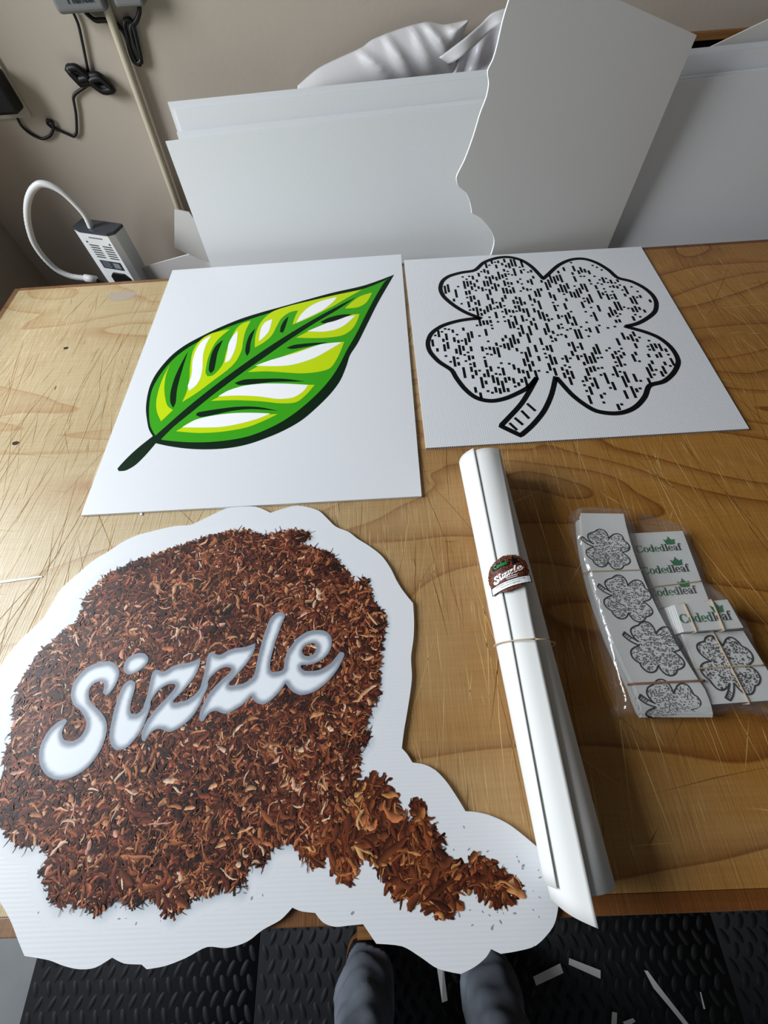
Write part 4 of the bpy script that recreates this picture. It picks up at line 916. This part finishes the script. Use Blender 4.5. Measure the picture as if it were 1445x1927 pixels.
# the tied bundle in that cable
mb = MB()
for k, (c1, c2) in enumerate((((130, 128), (168, 152)), ((132, 136), (168, 154)), ((128, 131), (166, 146)), ((210, 170), (168, 148)), ((208, 164), (168, 146)), ((212, 168), (170, 153)))):
    A_, B_ = Wl([c1, c2], 0.010 + 0.003 * (k % 3)); m_ = (A_ + B_) / 2; nn = np.array([0, 0, 1.]) ; s_ = 0.010 * (1 if k % 2 else -1)
    dv = (A_ - B_); dv /= np.linalg.norm(dv); pv = np.array([-dv[2], 0, dv[0]])
    mb.tube(smooth([B_, m_ + pv * 0.011, A_, m_ - pv * 0.009, B_], closed=False, n=6), 0.0074, 0, 8)
tag(mb.build('cable_bundle', BLK, None, True), 'black cable tied in a bow-shaped bundle on the wall', 'cable')
# grey controller box with cut-off lettering
A_ = Wl([(100, 0), (206, 0), (203, 24), (115, 28)], 0.045)
bx = empty('controller_box', tuple(A_.mean(0)), 'grey plastic controller box with dark lettering at the top left', 'controller')
zlow = float(A_[2:, 2].mean()); xl, xr_ = float(A_[3][0]) - 0.006, float(A_[2][0])
bevel(MB().box((xl, YW - 0.045, zlow), (xr_, YW - 0.016, zlow + 0.17)).build('housing', GREYPL, bx), 0.008, 4)
V, Fc = text_mesh('Hunter'); k = V.max(0); tp = Wl([(125, 0), (166, 0), (128, 8)], 0.0455); wT = 0.055
V = V / k * np.array([wT, 0.022]); x0 = float(tp[0][0]) + 0.001; z0 = float(tp[2][2])
obj('lettering', [(x0 + a, YW - 0.0462, z0 + b) for a, b in V], Fc, TEAL, bx)
# second box and its cable
A2 = Wl([(214, 4), (268, 10)], 0.035)
o = MB().box((float(A2[0][0]), YW - 0.036, float(A2[1][2]) - 0.002), (float(A2[1][0]) + 0.004, YW - 0.0003, float(A2[1][2]) + 0.10)).build('power_supply', GREYPL); bevel(o, 0.006, 3)
tag(o, 'grey power supply brick at the top edge, right of the lettered box', 'adapter')
cable('supply_cable', [(262, 12), (262, 24), (256, 40), (246, 50), (250, 75), (258, 96), (265, 112), (262, 121), (252, 116), (244, 95), (240, 70), (234, 48), (236, 38), (244, 36), (250, 46), (256, 70), (263, 100), (266, 116), (258, 120), (248, 100), (240, 75), (232, 60), (218, 44), (200, 38), (180, 38), (168, 30), (160, 22)], 0.0042, 0.010, 'thick black cable coiled in a long loop right of the conduit pipe')

# ---------------------------------------------------------------- white vented device with gooseneck hose
yd = YB + 0.085
def D(p, d=0.0): return on_plane(p, (0, yd + d, 0), (0, 1, 0))
f = D([(150, 452), (208, 430)]); zt = float(f[:, 2].mean()); x0, x1 = float(f[0][0]), float(f[0][0] + (f[1][0] - f[0][0]) * 0.92)
dv = empty('vented_device', ((x0 + x1) / 2, yd, zt - 0.38), 'white vented metal device standing between table and wall', 'device')
wd = x1 - x0; ch = 0.024; Lz = 0.38
prof = [(x0, yd), (x1, yd), (x1 + ch*0.55, yd + 0.012), (x1 + ch*0.55, yd + 0.05), (x0 - ch, yd + 0.05), (x0 - ch, yd + 0.009)]
n = len(prof); V = [(x, y, zt) for x, y in prof] + [(x, y, zt - Lz) for x, y in prof]
obj('housing', V, [list(range(n)), list(range(n, 2*n))[::-1]] + [(k, n + k, n + (k+1) % n, (k+1) % n) for k in range(n)], ALU, dv)
cp = [(x + (0.002 if x > x0 else -0.002 if x < x0 else 0), y + (-0.002 if y == yd else 0)) for x, y in prof]
V = [(x, y, zt + 0.007) for x, y in prof] + [(x, y, zt + 0.0003) for x, y in prof]
obj('end_cap', V, [list(range(n)), list(range(n, 2*n))[::-1]] + [(k, n + k, n + (k+1) % n, (k+1) % n) for k in range(n)], CAPM, dv)
def face(u0, v0, u1, v1, nm, m, t=0.0012):
    v0, v1 = v0 * 0.8, v1 * 0.8
    return MB().box((x0 + u0*wd, yd - t, zt - v1), (x0 + u1*wd, yd - 0.0001, zt - v0)).build(nm, m, dv)
face(0.25, 0.010, 0.72, 0.012, 'slot', CAPM)
for s0 in (0.10, 0.58):
    for k in range(6): face(s0, 0.034 + 0.0075*k, s0 + 0.32, 0.0362 + 0.0075*k, 'vent_slot', BLK)
for u in (0.07, 0.88): MB().tube([(x0 + u*wd, yd + 0.001, zt - 0.021), (x0 + u*wd, yd - 0.001, zt - 0.021)], 0.0022, 0, 10).build('screw', BLK, dv)
lbv = face(0.10, 0.084, 0.86, 0.110, 'rating_label', DEVLAB); 
mb = MB()
for k in range(5): mb.box((x0 + 0.16*wd, yd - 0.0016, zt - (0.0885 + 0.0042*k) * 0.8), (x0 + (0.5 if k % 2 else 0.44)*wd, yd - 0.00125, zt - (0.0872 + 0.0042*k) * 0.8))
mb.box((x0 + 0.56*wd, yd - 0.0016, zt - 0.105 * 0.8), (x0 + 0.80*wd, yd - 0.00125, zt - 0.088 * 0.8)); mb.build('label_lines', SILV, dv)
hx = [(0.22, 0.135), (0.36, 0.122), (0.78, 0.122), (0.90, 0.135), (0.90, 0.160), (0.22, 0.160)]
MB().slab([(x0 + u*wd, yd - 0.005, zt - v * 0.8) for u, v in hx], (0, 0.0048, 0)).build('power_inlet', BLK, dv)
for ch_ in dv.children: ch_.data.transform(Matrix.Rotation(-0.34, 4, 'Z'))
hp = D([(176, 436), (160, 405), (140, 382), (117, 361), (95, 349), (76, 346), (62, 356), (53, 376), (51, 402), (55, 430), (65, 459), (84, 486), (108, 508), (135, 520), (166, 524)], 0.022)
hp[0][2] = zt + 0.006; hs = smooth(hp, closed=False, n=8)
rr_ = 0.0072 + 0.00035 * np.sin(np.arange(len(hs)) * PI * 0.95)
MB().tube(hs, rr_, 0, 14).build('gooseneck_hose', HOSE, dv, True)
P = D([(160, 523), (182, 526)], 0.022); MB().tube([P[0], P[1]], 0.0095, 0, 14).build('hose_fitting', HOSE, dv, True)
P = D([(178, 528), (196, 536)], 0.022); MB().tube([P[0], P[1]], 0.008, 0, 12).build('hose_connector', BLK, dv, True)

# ---------------------------------------------------------------- paper scraps
def scrap(px, label, fn=G, z=0.015, th=0.0006, curl=0.0, m=PAPER, cat='paper scrap', grp='white offcuts on the floor mat'):
    P = fn(px, z); n = len(P); P = P.copy()
    for k in range(n): P[k][2] += curl * (k % 2)
    o = MB().slab(P, (0, 0, -th)).build('paper_offcut', m); return tag(o, label, cat, grp)
scrap([(1003, 1838), (1054, 1813), (1060, 1831), (1009, 1855)], 'short white offcut on the black mat, left of the pair')
scrap([(1071, 1803), (1130, 1826), (1130, 1842), (1070, 1815)], 'short white offcut on the black mat, right of the pair')
lng = [(1212, 1826), (1219, 1827), (1240, 1856), (1265, 1888), (1302, 1935), (1292, 1935), (1258, 1893), (1230, 1860)]
scrap(lng, 'long thin curved white strip on the black mat at right')
scrap([(1317, 1867), (1319, 1867), (1327, 1899), (1324, 1899)], 'tiny white sliver on the black mat at far right')
scrap([(1152, 1904), (1161, 1906), (1160, 1940), (1149, 1940)], 'narrow white offcut cut by the bottom edge of the view')
scrap([(1172, 1923), (1191, 1916), (1196, 1922), (1178, 1934)], 'small dim white offcut beside the narrow one at the bottom')
scrap([(0, 1093), (78, 1083.5), (80, 1086), (0, 1097.5), (-30, 1100), (-30, 1096)], 'thin white plastic sliver on the worn left side of the table', T, 0.0012, 0.0008, grp=None)
scrap([(262, 963), (267, 962.5), (268, 969), (264, 970)], 'tiny white burr at the near edge of the leaf board', T, 0.0015, 0.0008, grp=None)
P = on_plane([(821, 1815), (834, 1815), (842, 1883), (832, 1887)], (0, YT0 - 0.035, 0), (0, 1, 0.35))
P = np.vstack([T([(820, 1806), (833, 1806)], 0.0006), G([(842, 1883), (832, 1887)], 0.81)])
tag(MB().slab(P, (0, 0.0008, 0)).build('hanging_strip', PAPER), 'narrow white strip hanging down below the cut-out board', 'paper strip')

bk = G([(672, 1744), (735, 1742), (742, 1768), (672, 1769)], 0.06)
tag(bevel(MB().slab(bk, (0, 0, -0.0458)).build('wood_block', LUMBER), 0.003), 'tan wooden block on the black mat in front of the left boot', 'block')
# ---------------------------------------------------------------- person standing at the table: legs and boots
per = empty('person', (0.05, -0.62, 0.012), 'person standing at the table in grey denim trousers and dark boots', 'person')
def leg_rings(cx, sgn):
    # (x, y, z, rx, ry)
    return [(cx, -0.555, 0.085, 0.068, 0.085), (cx, -0.560, 0.11, 0.070, 0.085), (cx - 0.002*sgn, -0.575, 0.20, 0.064, 0.070), (cx - 0.003*sgn, -0.59, 0.32, 0.068, 0.072), (cx, -0.585, 0.44, 0.074, 0.078), (cx + 0.004*sgn, -0.57, 0.52, 0.078, 0.082),
            (cx, -0.585, 0.62, 0.084, 0.088), (cx - 0.012*sgn, -0.60, 0.76, 0.092, 0.098)]
mb = MB(); K = 40; legs = []
tops_ = []
for cx, sg in ((-0.125, -1), (0.175, 1)):
    rg = leg_rings(cx, sg); R5 = smooth([np.array(q) for q in rg], closed=False, n=8); V = []
    for i, (x, y, z, rx, ry) in enumerate(R5):
        for k in range(K):
            t = 2 * PI * k / K
            fold = 0.0035 * math.sin(z * 95 + 2.2 * math.sin(t * 2 + cx * 9) + sg) * (0.4 + 0.6 * max(0, math.sin(t * 1 + 0.6))) + 0.003 * math.sin(t * 5 + z * 22 + cx * 30) + (0.004 * math.sin(z * 150 + t) if z < 0.17 else 0)
            V.append((x + (rx + fold) * math.cos(t), y + (ry + fold) * math.sin(t), z))
    nR = len(R5); Fc = [(i*K + k, i*K + (k+1) % K, (i+1)*K + (k+1) % K, (i+1)*K + k) for i in range(nR - 1) for k in range(K)]
    base_i = len(mb.V); mb.add(V, Fc); tops_.append(base_i + (nR - 1) * K)
    mb.F += [[base_i + k for k in range(K)][::-1], [base_i + (nR - 1) * K + k for k in range(K)]]; mb.I += [0, 0]
# pelvis: stretched rings joining both legs up to the waistband
V = []; hc = (0.025, -0.605)
for (z, rx, ry) in ((0.70, 0.20, 0.085), (0.80, 0.208, 0.118), (0.88, 0.200, 0.125), (0.96, 0.186, 0.118), (1.02, 0.178, 0.112)):
    for k in range(K):
        t = 2 * PI * k / K; V.append((hc[0] + rx * math.cos(t), hc[1] + ry * math.sin(t), z))
mb.add(V, [(i*K + k, i*K + (k+1) % K, (i+1)*K + (k+1) % K, (i+1)*K + k) for i in range(4) for k in range(K)] + [list(range(K))[::-1], list(range(4*K, 5*K))])
tr_o = mb.build('trousers', DENIM, per, True)       # both legs and the seat fused into one continuous surface
rm = tr_o.modifiers.new('fuse', 'REMESH'); rm.mode = 'VOXEL'; rm.voxel_size = 0.006; rm.use_smooth_shade = True
sm_ = tr_o.modifiers.new('soften', 'SMOOTH'); sm_.factor = 0.5; sm_.iterations = 4
for cx, sg in ((-0.125, -1), (0.175, 1)):
    rings = [(q_[0] - 0.105, *q_[1:]) for q_ in [(-0.66, 0.026, 0.030, 0.020), (-0.65, 0.050, 0.042, 0.045), (-0.60, 0.070, 0.044, 0.062), (-0.54, 0.072, 0.043, 0.062), (-0.49, 0.056, 0.046, 0.044), (-0.44, 0.048, 0.050, 0.036), (-0.40, 0.042, 0.046, 0.030), (-0.375, 0.034, 0.030, 0.018)]]
    V = []
    tw = 0.06 * sg
    for (y, zc_, rx, rz) in smooth([np.array(q) for q in rings], closed=False, n=4):
        for k in range(20):
            t = 2 * PI * k / 20; V.append((cx + tw * (y + 0.6) + rx * math.cos(t), y, max(0.030, 0.012 + zc_ + rz * math.sin(t))))
    nR = len(V) // 20; bt = obj('boot', V, [(i*20 + k, (i+1)*20 + k, (i+1)*20 + (k+1) % 20, i*20 + (k+1) % 20) for i in range(nR - 1) for k in range(20)] + [list(range(20)), list(range((nR-1)*20, nR*20))[::-1]], BOOT, per, smoothf=True)
    so = smooth([(y_ - 0.105, x_) for y_, x_ in [(-0.664, 0.0), (-0.655, 0.036), (-0.60, 0.045), (-0.52, 0.042), (-0.44, 0.054), (-0.385, 0.042), (-0.362, 0.0), (-0.385, -0.042), (-0.44, -0.054), (-0.52, -0.042), (-0.60, -0.045), (-0.655, -0.036)]], n=4)
    MB().slab([(cx + tw * (y + 0.6) + x, y, 0.031) for y, x in so], (0, 0, -0.017)).build('sole', SOLE, bt)
    mb = MB()
    for q in range(4):
        y = -0.605 + q * 0.020; zz = 0.098 - q * 0.007; mb.tube([(cx + tw*(y+0.6) - 0.024, y, zz - 0.008), (cx + tw*(y+0.6), y + 0.006, zz + 0.006), (cx + tw*(y+0.6) + 0.024, y, zz - 0.008)], 0.002, 0, 6)
    mb.tube([(cx + tw*0.1 - 0.02, -0.59, 0.10), (cx - 0.050, -0.575, 0.095), (cx - 0.058, -0.555, 0.07)], 0.0018, 0, 6)
    mb.build('laces', LACE, bt, True)
